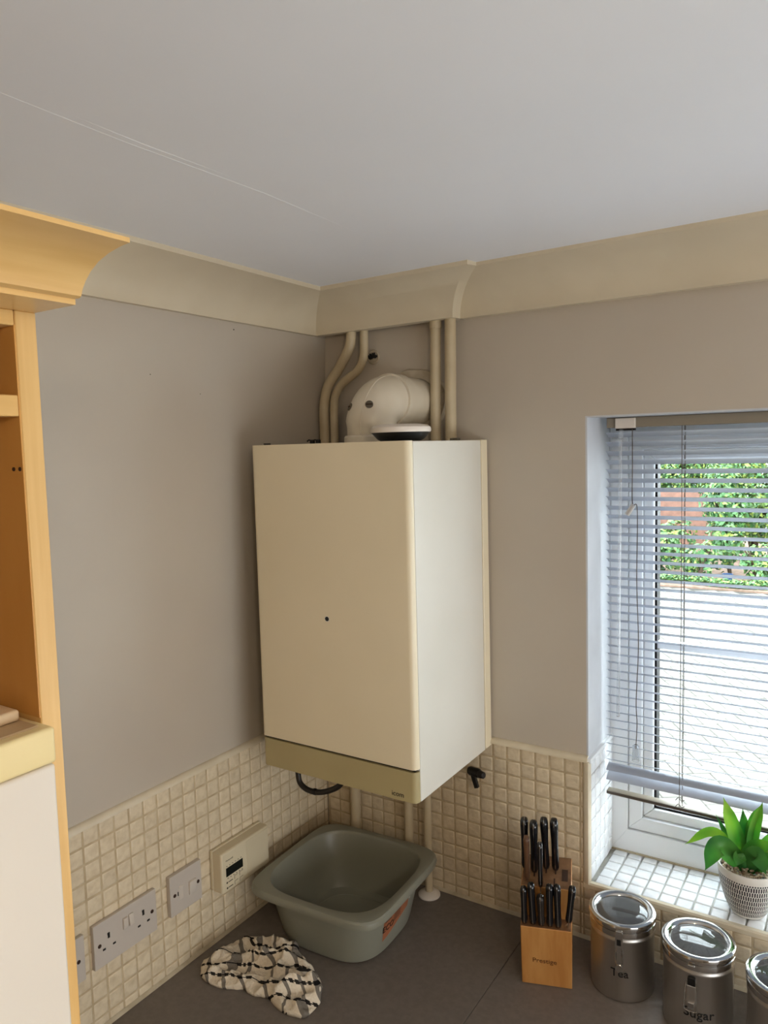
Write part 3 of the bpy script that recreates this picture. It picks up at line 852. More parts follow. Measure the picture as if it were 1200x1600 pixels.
# ------------------------------------------------------------------ checked tea towel
OUT = [(0.055, -0.52), (0.035, -0.495), (0.043, -0.477), (0.038, -0.45), (0.048, -0.424), (0.05, -0.393), (0.079, -0.376), (0.105, -0.377), (0.13, -0.36), (0.169, -0.351), (0.189, -0.362), (0.192, -0.375), (0.203, -0.37), (0.23, -0.384), (0.262, -0.398), (0.285, -0.412), (0.304, -0.432), (0.319, -0.46), (0.321, -0.491), (0.317, -0.507), (0.292, -0.512), (0.261, -0.513), (0.224, -0.498), (0.208, -0.502), (0.195, -0.508), (0.16, -0.504), (0.14, -0.516), (0.118, -0.527), (0.087, -0.529), (0.064, -0.527)]
TC = Vector((0.170, -0.452))
NA, NR = 220, 64
angs = sorted([(math.atan2(y - TC.y, x - TC.x), math.hypot(x - TC.x, y - TC.y)) for x, y in OUT])
def rad(t):
    t = (t + math.pi) % (2 * math.pi) - math.pi
    for i in range(len(angs)):
        a0, r0 = angs[i - 1]; a1, r1 = angs[i]
        if i == 0: a0 -= 2 * math.pi
        if a0 <= t <= a1:
            f = (t - a0) / max(a1 - a0, 1e-6)
            return r0 + (r1 - r0) * f
    a0, r0 = angs[-1]; a1, r1 = angs[0]
    return r0 + (r1 - r0) * (t - a0) / max(a1 + 2 * math.pi - a0, 1e-6)
RIDGES = [((0.06, -0.475), (0.20, -0.405), 0.016, 0.014), ((0.10, -0.39), (0.19, -0.365), 0.016, 0.016), ((0.20, -0.44), (0.295, -0.435), 0.018, 0.016), ((0.24, -0.495), (0.285, -0.44), 0.022, 0.009),
          ((0.215, -0.480), (0.262, -0.462), 0.017, 0.010), ((0.29, -0.49), (0.31, -0.44), 0.014, 0.012), ((0.07, -0.515), (0.17, -0.487), 0.011, 0.013), ((0.12, -0.44), (0.23, -0.40), 0.010, 0.010), ((0.05, -0.50), (0.06, -0.43), 0.008, 0.012)]
def segd(p, a, b):
    a, b = Vector(a), Vector(b)
    d = b - a
    t = max(0, min(1, (p - a).dot(d) / d.length_squared))
    return (p - a - d * t).length
def crease(p, f, o):
    q = Vector((p.x * f + 0.6 * noise.noise(Vector((p.x * f * 0.7, p.y * f * 0.7, o + 5.0))), p.y * f, o))
    return 1.0 - min(1.0, abs(noise.noise(q)) * 3.2)
def theight(p, rho):
    z = 0.006
    for a, b, h, w in RIDGES:
        q = p + Vector((noise.noise(Vector((p.x * 30, p.y * 30, 2.0))), noise.noise(Vector((p.x * 30, p.y * 30, 9.0))))) * 0.006
        z += h * math.exp(-(segd(q, a, b) / w) ** 2)
    z += 0.010 * crease(p, 16, 0.3) ** 2 + 0.005 * crease(p, 34, 4.3) ** 2
    z += 0.0022 * noise.noise(Vector((p.x * 90, p.y * 90, 3.1)))
    e = max(0.0, 1 - rho ** 10)
    return 0.003 + max(z, 0.004) * (0.35 + 0.65 * e ** 0.5)
bm = bmesh.new()
uvl = bm.loops.layers.uv.new('UVMap')
UVC = {}
top = []
cz0 = theight(TC, 0)
vc = bm.verts.new((TC.x, TC.y, cz0))
def tuv(p, z):
    w1 = noise.noise(Vector((p.x * 14, p.y * 14, 7.7))) + 0.5 * noise.noise(Vector((p.x * 30, p.y * 30, 4.7))); w2 = noise.noise(Vector((p.x * 14, p.y * 14, 1.7))) + 0.5 * noise.noise(Vector((p.x * 30, p.y * 30, 8.7)))
    a = 0.42
    x, y = p.x - TC.x, p.y - TC.y
    return ((x * math.cos(a) + y * math.sin(a) + 0.022 * w1 + 0.6 * z) / 0.043, (-x * math.sin(a) + y * math.cos(a) + 0.022 * w2 + 0.9 * z) / 0.039)
UVC[vc] = tuv(TC, cz0)
for i in range(1, NR + 1):
    rho = i / NR
    ring = []
    for k in range(NA):
        t = 2 * math.pi * k / NA
        r = (0.62 * rad(t) + 0.19 * rad(t + 0.05) + 0.19 * rad(t - 0.05)) * (1 + 0.018 * noise.noise(Vector((math.cos(t) * 9, math.sin(t) * 9, 0))))
        p = TC + Vector((math.cos(t), math.sin(t))) * (r * rho)
        z = theight(p, rho)
        v = bm.verts.new((p.x, p.y, z))
        UVC[v] = tuv(p, z)
        ring.append(v)
    top.append(ring)
bot = []
for k in range(NA):
    c = top[-1][k].co
    v = bm.verts.new((TC.x + (c.x - TC.x) * 0.975, TC.y + (c.y - TC.y) * 0.975, 0.0006)); UVC[v] = UVC[top[-1][k]]
    bot.append(v)
for k in range(NA):
    bm.faces.new((vc, top[0][k], top[0][(k + 1) % NA]))
    for i in range(NR - 1):
        bm.faces.new((top[i][k], top[i + 1][k], top[i + 1][(k + 1) % NA], top[i][(k + 1) % NA]))
    bm.faces.new((top[-1][k], bot[k], bot[(k + 1) % NA], top[-1][(k + 1) % NA]))
bm.faces.new(bot)
for f in bm.faces:
    for l in f.loops: l[uvl].uv = UVC[l.vert]
def towel_mat():
    m = bpy.data.materials.new('checked_terry'); m.use_nodes = True
    nt = m.node_tree; N, L = nt.nodes, nt.links
    b = N['Principled BSDF']; b.inputs['Roughness'].default_value = 0.95; b.inputs['Specular IOR Level'].default_value = 0.1
    uv = N.new('ShaderNodeUVMap'); uv.uv_map = 'UVMap'
    sp = N.new('ShaderNodeSeparateXYZ'); L.new(uv.outputs[0], sp.inputs[0])
    def math_(op, a, bb=None):
        n = N.new('ShaderNodeMath'); n.operation = op
        for i, q in enumerate((a, bb)):
            if q is None: continue
            if isinstance(q, (int, float)): n.inputs[i].default_value = q
            else: L.new(q, n.inputs[i])
        return n.outputs[0]
    fu = math_('FRACT', math_('ADD', sp.outputs['X'], 50.0)); fv = math_('FRACT', math_('ADD', sp.outputs['Y'], 50.0))
    grey = math_('LESS_THAN', math_('ABSOLUTE', math_('SUBTRACT', fu, 0.5)), 0.095)
    blk0 = math_('LESS_THAN', math_('ABSOLUTE', math_('SUBTRACT', fv, 0.5)), 0.105)
    dash = math_('GREATER_THAN', math_('FRACT', math_('MULTIPLY', sp.outputs['X'], 2.5)), 0.36)
    thin = math_('LESS_THAN', math_('ABSOLUTE', math_('SUBTRACT', fv, 0.5)), 0.03)
    blk = math_('MAXIMUM', math_('MULTIPLY', blk0, dash), thin)
    n1 = N.new('ShaderNodeTexNoise'); n1.inputs['Scale'].default_value = 240; n1.inputs['Detail'].default_value = 3
    tc = N.new('ShaderNodeTexCoord'); L.new(tc.outputs['Object'], n1.inputs['Vector'])
    def mix(f, a, c):
        n = N.new('ShaderNodeMix'); n.data_type = 'RGBA'
        if isinstance(f, (int, float)): n.inputs[0].default_value = f
        else: L.new(f, n.inputs[0])
        for i, q in ((6, a), (7, c)):
            if isinstance(q, tuple): n.inputs[i].default_value = q
            else: L.new(q, n.inputs[i])
        return n.outputs[2]
    base = mix(n1.outputs['Fac'], lin((206, 192, 170)), lin((228, 216, 196)))
    c1 = mix(math_('MULTIPLY', grey, 0.85), base, lin((86, 80, 74)))
    c2 = mix(math_('MULTIPLY', blk, 0.97), c1, lin((16, 15, 17)))
    L.new(c2, b.inputs['Base Color'])
    bp = N.new('ShaderNodeBump'); bp.inputs['Strength'].default_value = 0.8; bp.inputs['Distance'].default_value = 0.003
    L.new(n1.outputs['Fac'], bp.inputs['Height']); L.new(bp.outputs[0], b.inputs['Normal'])
    return m
tw = obj('tea_towel', mesh_of(bm, 'tea_towel', True, 80), towel_mat(), loc=(0.18, -0.45, 0.0))
tag(tw, 'crumpled white terry towel with black and grey checks in front of the bowl', 'towel')

# ------------------------------------------------------------------ knife block and knives
KO, KT = Vector((0.677, -0.184, 0.0)), math.radians(18.5)
HF, KY1, H2, KY2, KS = 0.1375, 0.0374, 0.2082, 0.1560, 0.20
KW = 0.0490
def KL(a, b, z):     # block's own frame: a across, b in depth (leaning towards the room with height)
    bb = b - KS * z
    return Vector((KO.x + a * math.cos(KT) - bb * math.sin(KT), KO.y + a * math.sin(KT) + bb * math.cos(KT), z))
kb = thing('knife_block', 'stepped light wood knife block standing against the tiled wall', 'knife block', KO, KT)
def kprism(poly, a0, a1, bev=0.0):
    bm = bmesh.new()
    A_ = [bm.verts.new(KL(a0, b, z)) for b, z in poly]; B_ = [bm.verts.new(KL(a1, b, z)) for b, z in poly]
    bm.faces.new(A_[::-1]); bm.faces.new(B_)
    n = len(poly)
    for i in range(n): bm.faces.new((A_[i], A_[(i + 1) % n], B_[(i + 1) % n], B_[i]))
    bmesh.ops.recalc_face_normals(bm, faces=bm.faces)
    if bev: bmesh.ops.bevel(bm, geom=bm.edges[:], offset=bev, segments=1, affect='EDGES')
    return bm
obj('front_step', kprism([(0, 0.0005), (KY1 - 0.0006, 0.0005), (KY1 - 0.0006, HF), (0, HF)], -KW, KW, 0.0012), 'blockwood', kb)
obj('rear_step', kprism([(KY1, 0.0005), (KY2, 0.0005), (KY2, H2), (KY1, H2)], -KW, KW, 0.0012), 'blockwood', kb)
obj('front_slot_face', kprism([(0.0015, HF - 0.001), (KY1 - 0.001, HF - 0.001), (KY1 - 0.001, HF + 0.0006), (0.0015, HF + 0.0006)], -KW + 0.0014, KW - 0.0014), 'blockend', kb)
obj('rear_slot_face', kprism([(KY1 + 0.0015, H2 - 0.001), (KY2 - 0.0015, H2 - 0.001), (KY2 - 0.0015, H2 + 0.0006), (KY1 + 0.0015, H2 + 0.0006)], -KW + 0.0014, KW - 0.0014), 'blockend', kb)
for a, b0, b1, w in ((0.0355, 0.066, 0.108, 0.006), (0.0155, 0.045, 0.072, 0.0015), (-0.0016, 0.088, 0.125, 0.0015), (0.0172, 0.088, 0.125, 0.0015), (-0.0245, 0.072, 0.108, 0.0015), (-0.0437, 0.080, 0.115, 0.0015)):
    obj('slot', kprism([(b0, H2 - 0.002), (b1, H2 - 0.002), (b1, H2 + 0.0010), (b0, H2 + 0.0010)], a - w, a + w), 'slot', kb)
lettering('maker_text', 'Prestige', 0.0148, 'engrave', kb, lambda u, v, w: KL(-0.0035 + u, -0.0004 - w * 0.4, 0.0600 + v))

def knife(label, a, b, z0, ln, w=0.0078, d=0.0115, mat='black_gloss', leanx=0.0, tang=True, blade=0.016, group='knives in the wooden block'):
    base = KL(a, b, z0)
    t = thing('knife', label, 'knife', base, KT, group)
    up = (KL(a + leanx, b, z0 + 1.0) - base).normalized()
    sx_ = Vector((math.cos(KT), math.sin(KT), 0))
    dp = up.cross(sx_).normalized()
    bm = bmesh.new()
    st = [(0.000, 0.45), (0.003, 0.80), (0.010, 1.0), (0.35 * ln, 0.90), (0.60 * ln, 0.92), (0.80 * ln, 1.04), (0.93 * ln, 1.06), (0.985 * ln, 0.88), (ln, 0.50)]
    prev = None
    off = 0.012 if blade else 0.0
    for h, s in st:
        ring = []
        for k in range(12):
            q = 2 * math.pi * k / 12
            cx = math.copysign(abs(math.cos(q)) ** 0.75, math.cos(q)); cy_ = math.copysign(abs(math.sin(q)) ** 0.75, math.sin(q))
            ring.append(bm.verts.new(base + up * (h + blade * 0.35) + sx_ * (w * s * cx) + dp * (d * s * cy_)))
        if prev:
            for k in range(12): bm.faces.new((prev[k], prev[(k + 1) % 12], ring[(k + 1) % 12], ring[k]))
        else: bm.faces.new(ring[::-1])
        prev = ring
    bm.faces.new(prev)
    hd = obj('handle', bm, mat, t, smooth=True, angle=60)
    if tang:
        bm = bmesh.new()
        for (h0, s0), (h1, s1) in zip(st[1:-1], st[2:]):
            q = [base + up * (h + blade * 0.35) + sx_ * sg * 0.0007 - dp * (d * s + 0.0003) * sgn for h, s, sg, sgn in ((h0, s0, -1, 1), (h0, s0, 1, 1), (h1, s1, 1, 1), (h1, s1, -1, 1))]
            r = [base + up * (h + blade * 0.35) + sx_ * sg * 0.0007 + dp * (d * s + 0.0003) for h, s, sg in ((h0, s0, -1), (h0, s0, 1), (h1, s1, 1), (h1, s1, -1))]
            bm.faces.new([bm.verts.new(v) for v in q]); bm.faces.new([bm.verts.new(v) for v in r[::-1]])
            bm.faces.new([bm.verts.new(v) for v in (q[3], q[2], r[2], r[3])])
        obj('tang', bm, 'chrome', hd)
    bl = bmesh.new()
    pr = None
    for h in (-0.10 if z0 > 0.15 else -0.08, blade * 0.35 + 0.004):
        ring = [bl.verts.new(base + up * h + sx_ * sg * 0.0009 + dp * e * d * 0.7) for sg, e in ((-1, -0.35), (1, -0.35), (1, 0.85), (-1, 0.85))]
        if pr:
            for k in range(4): bl.faces.new((pr[k], pr[(k + 1) % 4], ring[(k + 1) % 4], ring[k]))
        else: bl.faces.new(ring[::-1])
        pr = ring
    bl.faces.new(pr)
    obj('blade', bl, 'steel', t)
    return t
knife('black-handled knife at the far left of the rear row', -0.0437, 0.100, H2, 0.116, blade=0.010)
knife('brown-handled tool with a bare flat handle in the rear step', -0.0370, 0.0552, H2, 0.098, w=0.0058, d=0.009, mat='brownhandle', tang=False)
knife('black-handled knife second from the left in the rear row', -0.0245, 0.088, H2, 0.118, blade=0.010)
knife('tall black-handled knife third from the left in the rear row', -0.0016, 0.1059, H2, 0.117, leanx=-0.03, blade=0.010)
knife('black-handled knife at the right end of the rear row beside empty slot', 0.0172, 0.1039, H2, 0.118, leanx=-0.02, blade=0.010)
knife('slim black-handled knife alone in the middle of the block', -0.0102, 0.0380, H2, 0.100, w=0.0052, d=0.0085, blade=0.006)
knife('short black-handled knife at the left end of the front row', -0.0415, 0.0110, HF, 0.084, w=0.0064, d=0.0078, blade=0.004)
knife('leaning black-handled knife second from the left in the front row', -0.0243, 0.0115, HF, 0.094, w=0.0070, d=0.0085, leanx=-0.035, blade=0.004)
knife('smallest knife in the block with dark brown worn handle', -0.0087, 0.0110, HF, 0.068, w=0.0070, d=0.0085, leanx=-0.02, mat='darkbrown', blade=0.004)
knife('black-handled knife fourth from the left in the front row', 0.0079, 0.0110, HF, 0.095, w=0.0070, d=0.0085, blade=0.004)
knife('black-handled knife fifth from the left in the front row', 0.0236, 0.0110, HF, 0.096, w=0.0070, d=0.0085, leanx=-0.02, blade=0.004)
knife('black-handled knife tilted outwards at the right end of the front row', 0.0415, 0.0140, HF, 0.082, w=0.0070, d=0.0088, leanx=0.10, blade=0.040)

# ------------------------------------------------------------------ canisters
def canister(c, h, ang, word, label, fill, undone=False, with_text=True):
    r = 0.0605
    t = thing('canister', label, 'canister', (c[0], c[1], 0.0), group='steel canisters under the window')
    hb = h - 0.026
    obj('body', lathe([(0, 0.0006), (0.056, 0.0006), (0.0595, 0.002), (r, 0.006), (r, hb - 0.012), (r + 0.0012, hb - 0.010), (r + 0.0012, hb - 0.006), (r, hb - 0.004), (r, hb), (r - 0.0015, hb), (r - 0.0015, 0.004), (0, 0.004)], (c[0], c[1], 0), 64), 'steel', t, smooth=True)
    obj('contents', lathe([(0, 0.0045), (r - 0.002, 0.0045), (r - 0.002, h * 0.55), (0, h * 0.56)], (c[0], c[1], 0), 40), fill, t, smooth=True)
    rim = [(r - 0.0030, hb + 0.0005), (r + 0.0022, hb + 0.0005), (r + 0.0026, hb + 0.004), (r + 0.0022, hb + 0.011), (r + 0.0006, hb + 0.012), (r + 0.0006, hb + 0.0145), (r + 0.0036, hb + 0.016),
           (r + 0.0041, hb + 0.0195), (r + 0.0028, hb + 0.0235), (r - 0.0010, h - 0.0005), (r - 0.0060, h - 0.001), (r - 0.0110, h - 0.0035), (r - 0.0125, h - 0.0060), (r - 0.0125, h - 0.0085), (r - 0.0030, h - 0.0100)]
    ld = obj('lid_rim', lathe(rim + [rim[0]], (c[0], c[1], 0), 64), 'chrome', t, smooth=True)
    obj('lid_window', lathe([(r - 0.0115, h - 0.0086), (r - 0.0122, h - 0.0055), (r - 0.017, h - 0.0030), (r - 0.030, h - 0.0018), (0, h - 0.0012), (0, h - 0.0036), (r - 0.030, h - 0.0044), (r - 0.018, h - 0.0058), (r - 0.0115, h - 0.0086)], (c[0], c[1], 0), 64), 'lidglass', ld, smooth=True)
    obj('seal_ring', lathe([(r - 0.002, hb - 0.003), (r + 0.0008, hb - 0.0005), (r + 0.0008, hb + 0.0015), (r - 0.002, hb + 0.0015)], (c[0], c[1], 0), 48), 'clear', t, smooth=True)
    n = Vector((math.cos(ang), math.sin(ang), 0)); s = Vector((-n.y, n.x, 0)); z = Vector((0, 0, 1)); o = Vector((c[0], c[1], 0))
    def lp(u, v, w): return o + s * u + n * (r + w) + z * v
    def strip(u0, u1, v0, v1, w0, w1, bev=0.0006):
        m = Matrix((s, n, z)).transposed().to_4x4()
        m.translation = o + n * r
        return box(u0, u1, w0, w1, v0, v1, bev, 1, mtx=m)
    cl = obj('clasp_plate', strip(-0.0075, 0.0075, hb - 0.052, hb - 0.030, 0.0, 0.0022), 'chrome', t)
    if not undone:
        obj('clasp_lever', strip(-0.0070, 0.0070, hb - 0.018, hb + 0.0135, 0.0035, 0.0062), 'chrome', cl)
        obj('clasp_window', strip(-0.0038, 0.0038, hb - 0.012, hb + 0.000, 0.0062, 0.0066, 0), 'dark', cl)
        obj('clasp_tongue', strip(-0.0052, 0.0052, hb - 0.062, hb - 0.016, 0.0024, 0.0046), 'chrome', cl)
        for sg in (-1, 1):
            obj('clasp_wire', tube([lp(sg * 0.0060, hb - 0.044, 0.004), lp(sg * 0.0066, hb - 0.016, 0.0058), lp(sg * 0.0058, hb + 0.014, 0.0058)], 0.0009, 8), 'chrome', cl)
        obj('clasp_tip', tube([lp(0, hb - 0.0590, 0.001), lp(0, hb - 0.0590, 0.006)], 0.0072, 18), 'chrome', cl, smooth=True)
        obj('lid_catch', strip(-0.0062, 0.0062, hb + 0.012, hb + 0.016, 0.0005, 0.0062), 'chrome', ld)
    else:
        obj('clasp_mount', strip(-0.0065, 0.0065, hb - 0.034, hb - 0.014, 0.0, 0.0040), 'dark', cl)
        obj('clasp_frame', strip(-0.0075, 0.0075, hb - 0.064, hb - 0.028, 0.0026, 0.0050), 'steel', cl)
        lw = [lp(-0.0085, hb - 0.020, 0.005), lp(-0.0100, hb - 0.044, 0.010), lp(-0.0105, hb - 0.068, 0.011), lp(0.0, hb - 0.071, 0.011), lp(0.0105, hb - 0.068, 0.011), lp(0.0100, hb - 0.044, 0.010), lp(0.0085, hb - 0.020, 0.005)]
        obj('clasp_wire', tube(smooth_path(lw, 4), 0.0010, 8), 'chrome', cl, smooth=True)
        obj('clasp_tip', strip(-0.0052, 0.0052, hb - 0.070, hb - 0.058, 0.0046, 0.0080), 'chrome', cl)
        obj('lid_catch', strip(-0.0058, 0.0058, hb + 0.006, hb + 0.011, 0.0020, 0.0062), 'chrome', ld)
    if with_text:
        me = text_mesh(word[0], word[1], 0.0003)
        for v in me.vertices:
            a = ang + (word[2] + v.co.x) / r
            rr_ = r + 0.0004 + v.co.z
            v.co = Vector((c[0] + rr_ * math.cos(a), c[1] + rr_ * math.sin(a), word[3] + v.co.y))
        obj('word_print', me, 'dark', t)
    return t
canister((0.8017, -0.0967), 0.1575, math.radians(-80), ('Tea', 0.0225, 0.0006, 0.0590), 'steel canister reading Tea with closed clasp, beside the knife block', 'tea')
canister((0.9490, -0.1260), 0.1625, math.radians(-90), ('Sugar', 0.0240, 0.0122, 0.0545), 'steel canister reading Sugar with undone clasp, in front of the plant', 'sugar', undone=True)
canister((1.0953, -0.1466), 0.1575, math.radians(-88), None, 'steel canister cut off by the right edge of the photo', 'tea', with_text=False)

# ------------------------------------------------------------------ window
win = bpy.data.objects.new('window_1', None)
COL.objects.link(win)
win.location = (1.3, WY + 0.03, WZ0)
tag(win, 'white upvc window behind the venetian blind', None, None, 'structure')
def member(name, a, b, c, d, y0, y1, mat, parent, bevel=0.0):
    """mitred frame member: quad a,b,c,d in (x,z), extruded y0..y1"""
    return obj(name, prism([a, b, c, d], 'y', y0, y1, bevel), mat, parent)
def frame4(x0, x1, z0, z1, w, y0, y1, mat, name, bevel=0.0, wb=None):
    wb = wb or w
    member(name, (x0, z0), (x1, z0), (x1 - w, z0 + wb), (x0 + w, z0 + wb), y0, y1, mat, win, bevel)
    member(name, (x0, z1), (x0 + w, z1 - w), (x1 - w, z1 - w), (x1, z1), y0, y1, mat, win, bevel)
    member(name, (x0, z0), (x0 + w, z0 + wb), (x0 + w, z1 - w), (x0, z1), y0, y1, mat, win, bevel)
    member(name, (x1, z0), (x1, z1), (x1 - w, z1 - w), (x1 - w, z0 + wb), y0, y1, mat, win, bevel)
frame4(WX0 - 0.004, WX1, WZ0 - 0.006, WZ1, 0.0430, WY, WY + 0.062, 'upvc', 'frame_member', 0.0008, 0.0600)
GX0, GZ0, GX1, GZ1 = 0.742, 0.1835, 1.8555, 1.0905
frame4(GX0, GX1, GZ0, GZ1, 0.0300, WY + 0.006, WY + 0.068, 'upvc', 'sash_member', 0.0015)
frame4(GX0 + 0.0300, GX1 - 0.0300, GZ0 + 0.0300, GZ1 - 0.0300, 0.0230, WY + 0.016, WY + 0.060, 'upvc', 'glazing_bead', 0.004)
frame4(GX0 + 0.0530, GX1 - 0.0530, GZ0 + 0.0530, GZ1 - 0.0530, 0.0050, WY + 0.024, WY + 0.052, 'gasket', 'gasket_strip')
obj('glazing_bar', box(GX0 + 0.055, GX1 - 0.055, WY + 0.028, WY + 0.052, 0.610, 0.626, 0.003, 2), 'upvc', win)
obj('sealant_line', box(WX0, WX0 + 0.003, WY - 0.003, WY + 0.004, WZ0, WZ1 - 0.003), 'upvc', win)
obj('sealant_line', box(WX0, WX1, WY - 0.004, WY + 0.002, WZ0 - 0.001, WZ0 + 0.003), 'sealant', win)
for yy in (WY + 0.030, WY + 0.046):
    obj('pane', box(GX0 + 0.054, GX1 - 0.054, yy, yy + 0.003, GZ0 + 0.054, GZ1 - 0.054), 'glass', win)

# ------------------------------------------------------------------ venetian blind
YB = 0.103
bl = thing('venetian_blind', 'white slatted venetian blind hanging in the window reveal', 'blind', (1.3, YB, 0.29))
XB0, XB1 = 0.7175, 1.882
hr = obj('head_rail', box(XB0, XB1, YB - 0.013, YB + 0.013, 1.1085, 1.1300, 0.0012, 1), 'rail', bl)
br = obj('rail_bracket', box(0.7370, 0.7790, YB - 0.019, YB - 0.010, 1.1065, 1.1285, 0.0015, 2), 'gadget', bl)
obj('bracket_mouth', box(0.7385, 0.7780, YB - 0.018, YB - 0.008, 1.1020, 1.1075), 'dark', br)
TH = math.radians(24)
def slat_mesh(tilt, name):
    bm = bmesh.new()
    n = 6
    V = []
    for k in range(n + 1):
        s = (k / n - 0.5) * 0.025
        cr = 0.0017 * (1 - (2 * k / n - 1) ** 2)
        y = s * math.cos(tilt) + cr * math.sin(tilt)
        z = -s * math.sin(tilt) + cr * math.cos(tilt)
        V.append((y, z))
    pts_ = V + [(y, z - 0.0003) for y, z in V[::-1]]
    A_ = [bm.verts.new((XB0 - 1.3 - 0.003, y, z)) for y, z in pts_]; B_ = [bm.verts.new((XB1 - 1.3, y, z)) for y, z in pts_]
    m = len(pts_)
    bm.faces.new(A_[::-1]); bm.faces.new(B_)
    for i in range(m): bm.faces.new((A_[i], A_[(i + 1) % m], B_[(i + 1) % m], B_[i]))
    me = mesh_of(bm, name, True, 50)
    me.materials.append(MT['slat'])
    return me
SM = slat_mesh(TH, 'slat')
zs_ = []
z = 1.1010 - 0.0075
zs_.append(z)
pitch = 0.0197
while z > 0.372:
    z -= pitch
    pitch -= 0.000035
    zs_.append(z)
def put_slat(me, z, drop=0.0):
    o = bpy.data.objects.new('slat', me); COL.objects.link(o); o.parent = bl
    o.location = (0, 0, z - 0.29)
    o.rotation_euler = (0, drop, 0)
for z in zs_: put_slat(SM, z, random.uniform(-0.001, 0.001))
S2 = slat_mesh(math.radians(-22), 'slat'); S3 = slat_mesh(math.radians(-34), 'slat')
zl = zs_[-1]
put_slat(S2, zl - 0.0175, 0.004); put_slat(S3, zl - 0.0400, 0.008)
def tilted(bm, drop, zc_):
    m = Matrix.Translation((1.3, 0, zc_)) @ Matrix.Rotation(drop, 4, 'Y') @ Matrix.Translation((-1.3, 0, -zc_))
    bmesh.ops.transform(bm, matrix=m, verts=bm.verts)
    return bm
b1 = tilted(box(XB0 - 0.003, XB1, YB - 0.011, YB + 0.011, 0.2840, 0.2925, 0.0025, 3), 0.016, 0.288)
obj('bottom_rail', b1, 'rail', bl, smooth=True)
obj('rail_insert', tilted(box(XB0 - 0.002, XB1, YB - 0.0118, YB - 0.0105, 0.2862, 0.2918), 0.016, 0.288), 'railend', bl)
# ladder cords
for xx in (0.8715, 1.30, 1.73):
    zb = 0.292 - (xx - 1.3) * 0.016
    for yy in (YB - 0.0128, YB + 0.0128):
        obj('ladder_cord', tube([(xx, yy, 1.109), (xx + 0.0005, yy, 0.7), (xx - 0.001, yy, zb)], 0.0007, 6), 'cord', bl)
    obj('lift_cord', tube([(xx + 0.004, YB, 1.109), (xx + 0.0045, YB, 0.6), (xx + 0.003, YB, zb)], 0.0006, 6), 'cord', bl)
    for k, zz in enumerate((zb + 0.002, zb + 0.016)):
        obj('cord_knot', tube(smooth_path([(xx - 0.008, YB - 0.014, zz), (xx - 0.002, YB - 0.016, zz + 0.008), (xx + 0.004, YB - 0.015, zz + 0.001), (xx + 0.010, YB - 0.014, zz + 0.004)], 4), 0.0008, 6), 'cord', bl)
# tilt wand
wn = obj('tilt_wand', tube([(0.7495, YB - 0.021, 1.087), (0.7440, YB - 0.021, 0.480)], 0.0036, 6), 'clear', bl)
obj('wand_hook', tube([(0.7497, YB - 0.018, 1.104), (0.7497, YB - 0.021, 1.084)], 0.0046, 10), 'clear', wn)
# pull cord with connector and tassel
pc = obj('pull_cord', tube(smooth_path([(0.7740, YB - 0.021, 1.104), (0.7745, YB - 0.022, 1.02), (0.7746, YB - 0.022, 0.950), (0.7835, YB - 0.022, 0.944), (0.7850, YB - 0.022, 0.90), (0.7838, YB - 0.022, 0.78), (0.7875, YB - 0.022, 0.645), (0.7830, YB - 0.022, 0.52), (0.7848, YB - 0.022, 0.47), (0.7825, YB - 0.022, 0.415)], 8), 0.0010, 8), 'cord', bl)
obj('cord_joiner', tube([(0.7640, YB - 0.024, 0.9245), (0.7775, YB - 0.024, 0.9455)], 0.0055, 12), 'steel', pc, smooth=True)
obj('cord_tassel', lathe([(0.0030, 0.0), (0.0072, -0.004), (0.0088, -0.036), (0.0072, -0.0365), (0.0055, -0.006), (0.003, 0.0)], (0.7825, YB - 0.022, 0.424), 10), 'clear', pc)

# ------------------------------------------------------------------ potted plant on the sill
PC = (1.009, 0.0610, WZ0 + 0.0012)
PH = 0.100
pp_ = thing('potted_plant', 'green artificial plant in a black and white dashed pot', 'plant', PC)
PR = [(0, 0.0), (0.028, 0.0), (0.0315, 0.002), (0.0365, 0.010), (0.0430, 0.024), (0.0490, 0.044), (0.0540, 0.068), (0.0572, 0.090), (0.0580, PH - 0.002), (0.0570, PH), (0.0545, PH), (0.0535, PH - 0.006), (0.0520, 0.075), (0, 0.074)]
bm = lathe(PR, PC, 64)
uvl = bm.loops.layers.uv.new('UVMap')
for f in bm.faces:
    us = []
    for l in f.loops:
        d = l.vert.co - Vector(PC)
        us.append((math.atan2(d.y, d.x) / (2 * math.pi) + 0.5) if (abs(d.x) + abs(d.y)) > 1e-5 else 0.5)
    if max(us) - min(us) > 0.5: us = [u + 1 if u < 0.5 else u for u in us]
    for l, u in zip(f.loops, us):
        l[uvl].uv = (u, (l.vert.co.z - PC[2]) / PH)
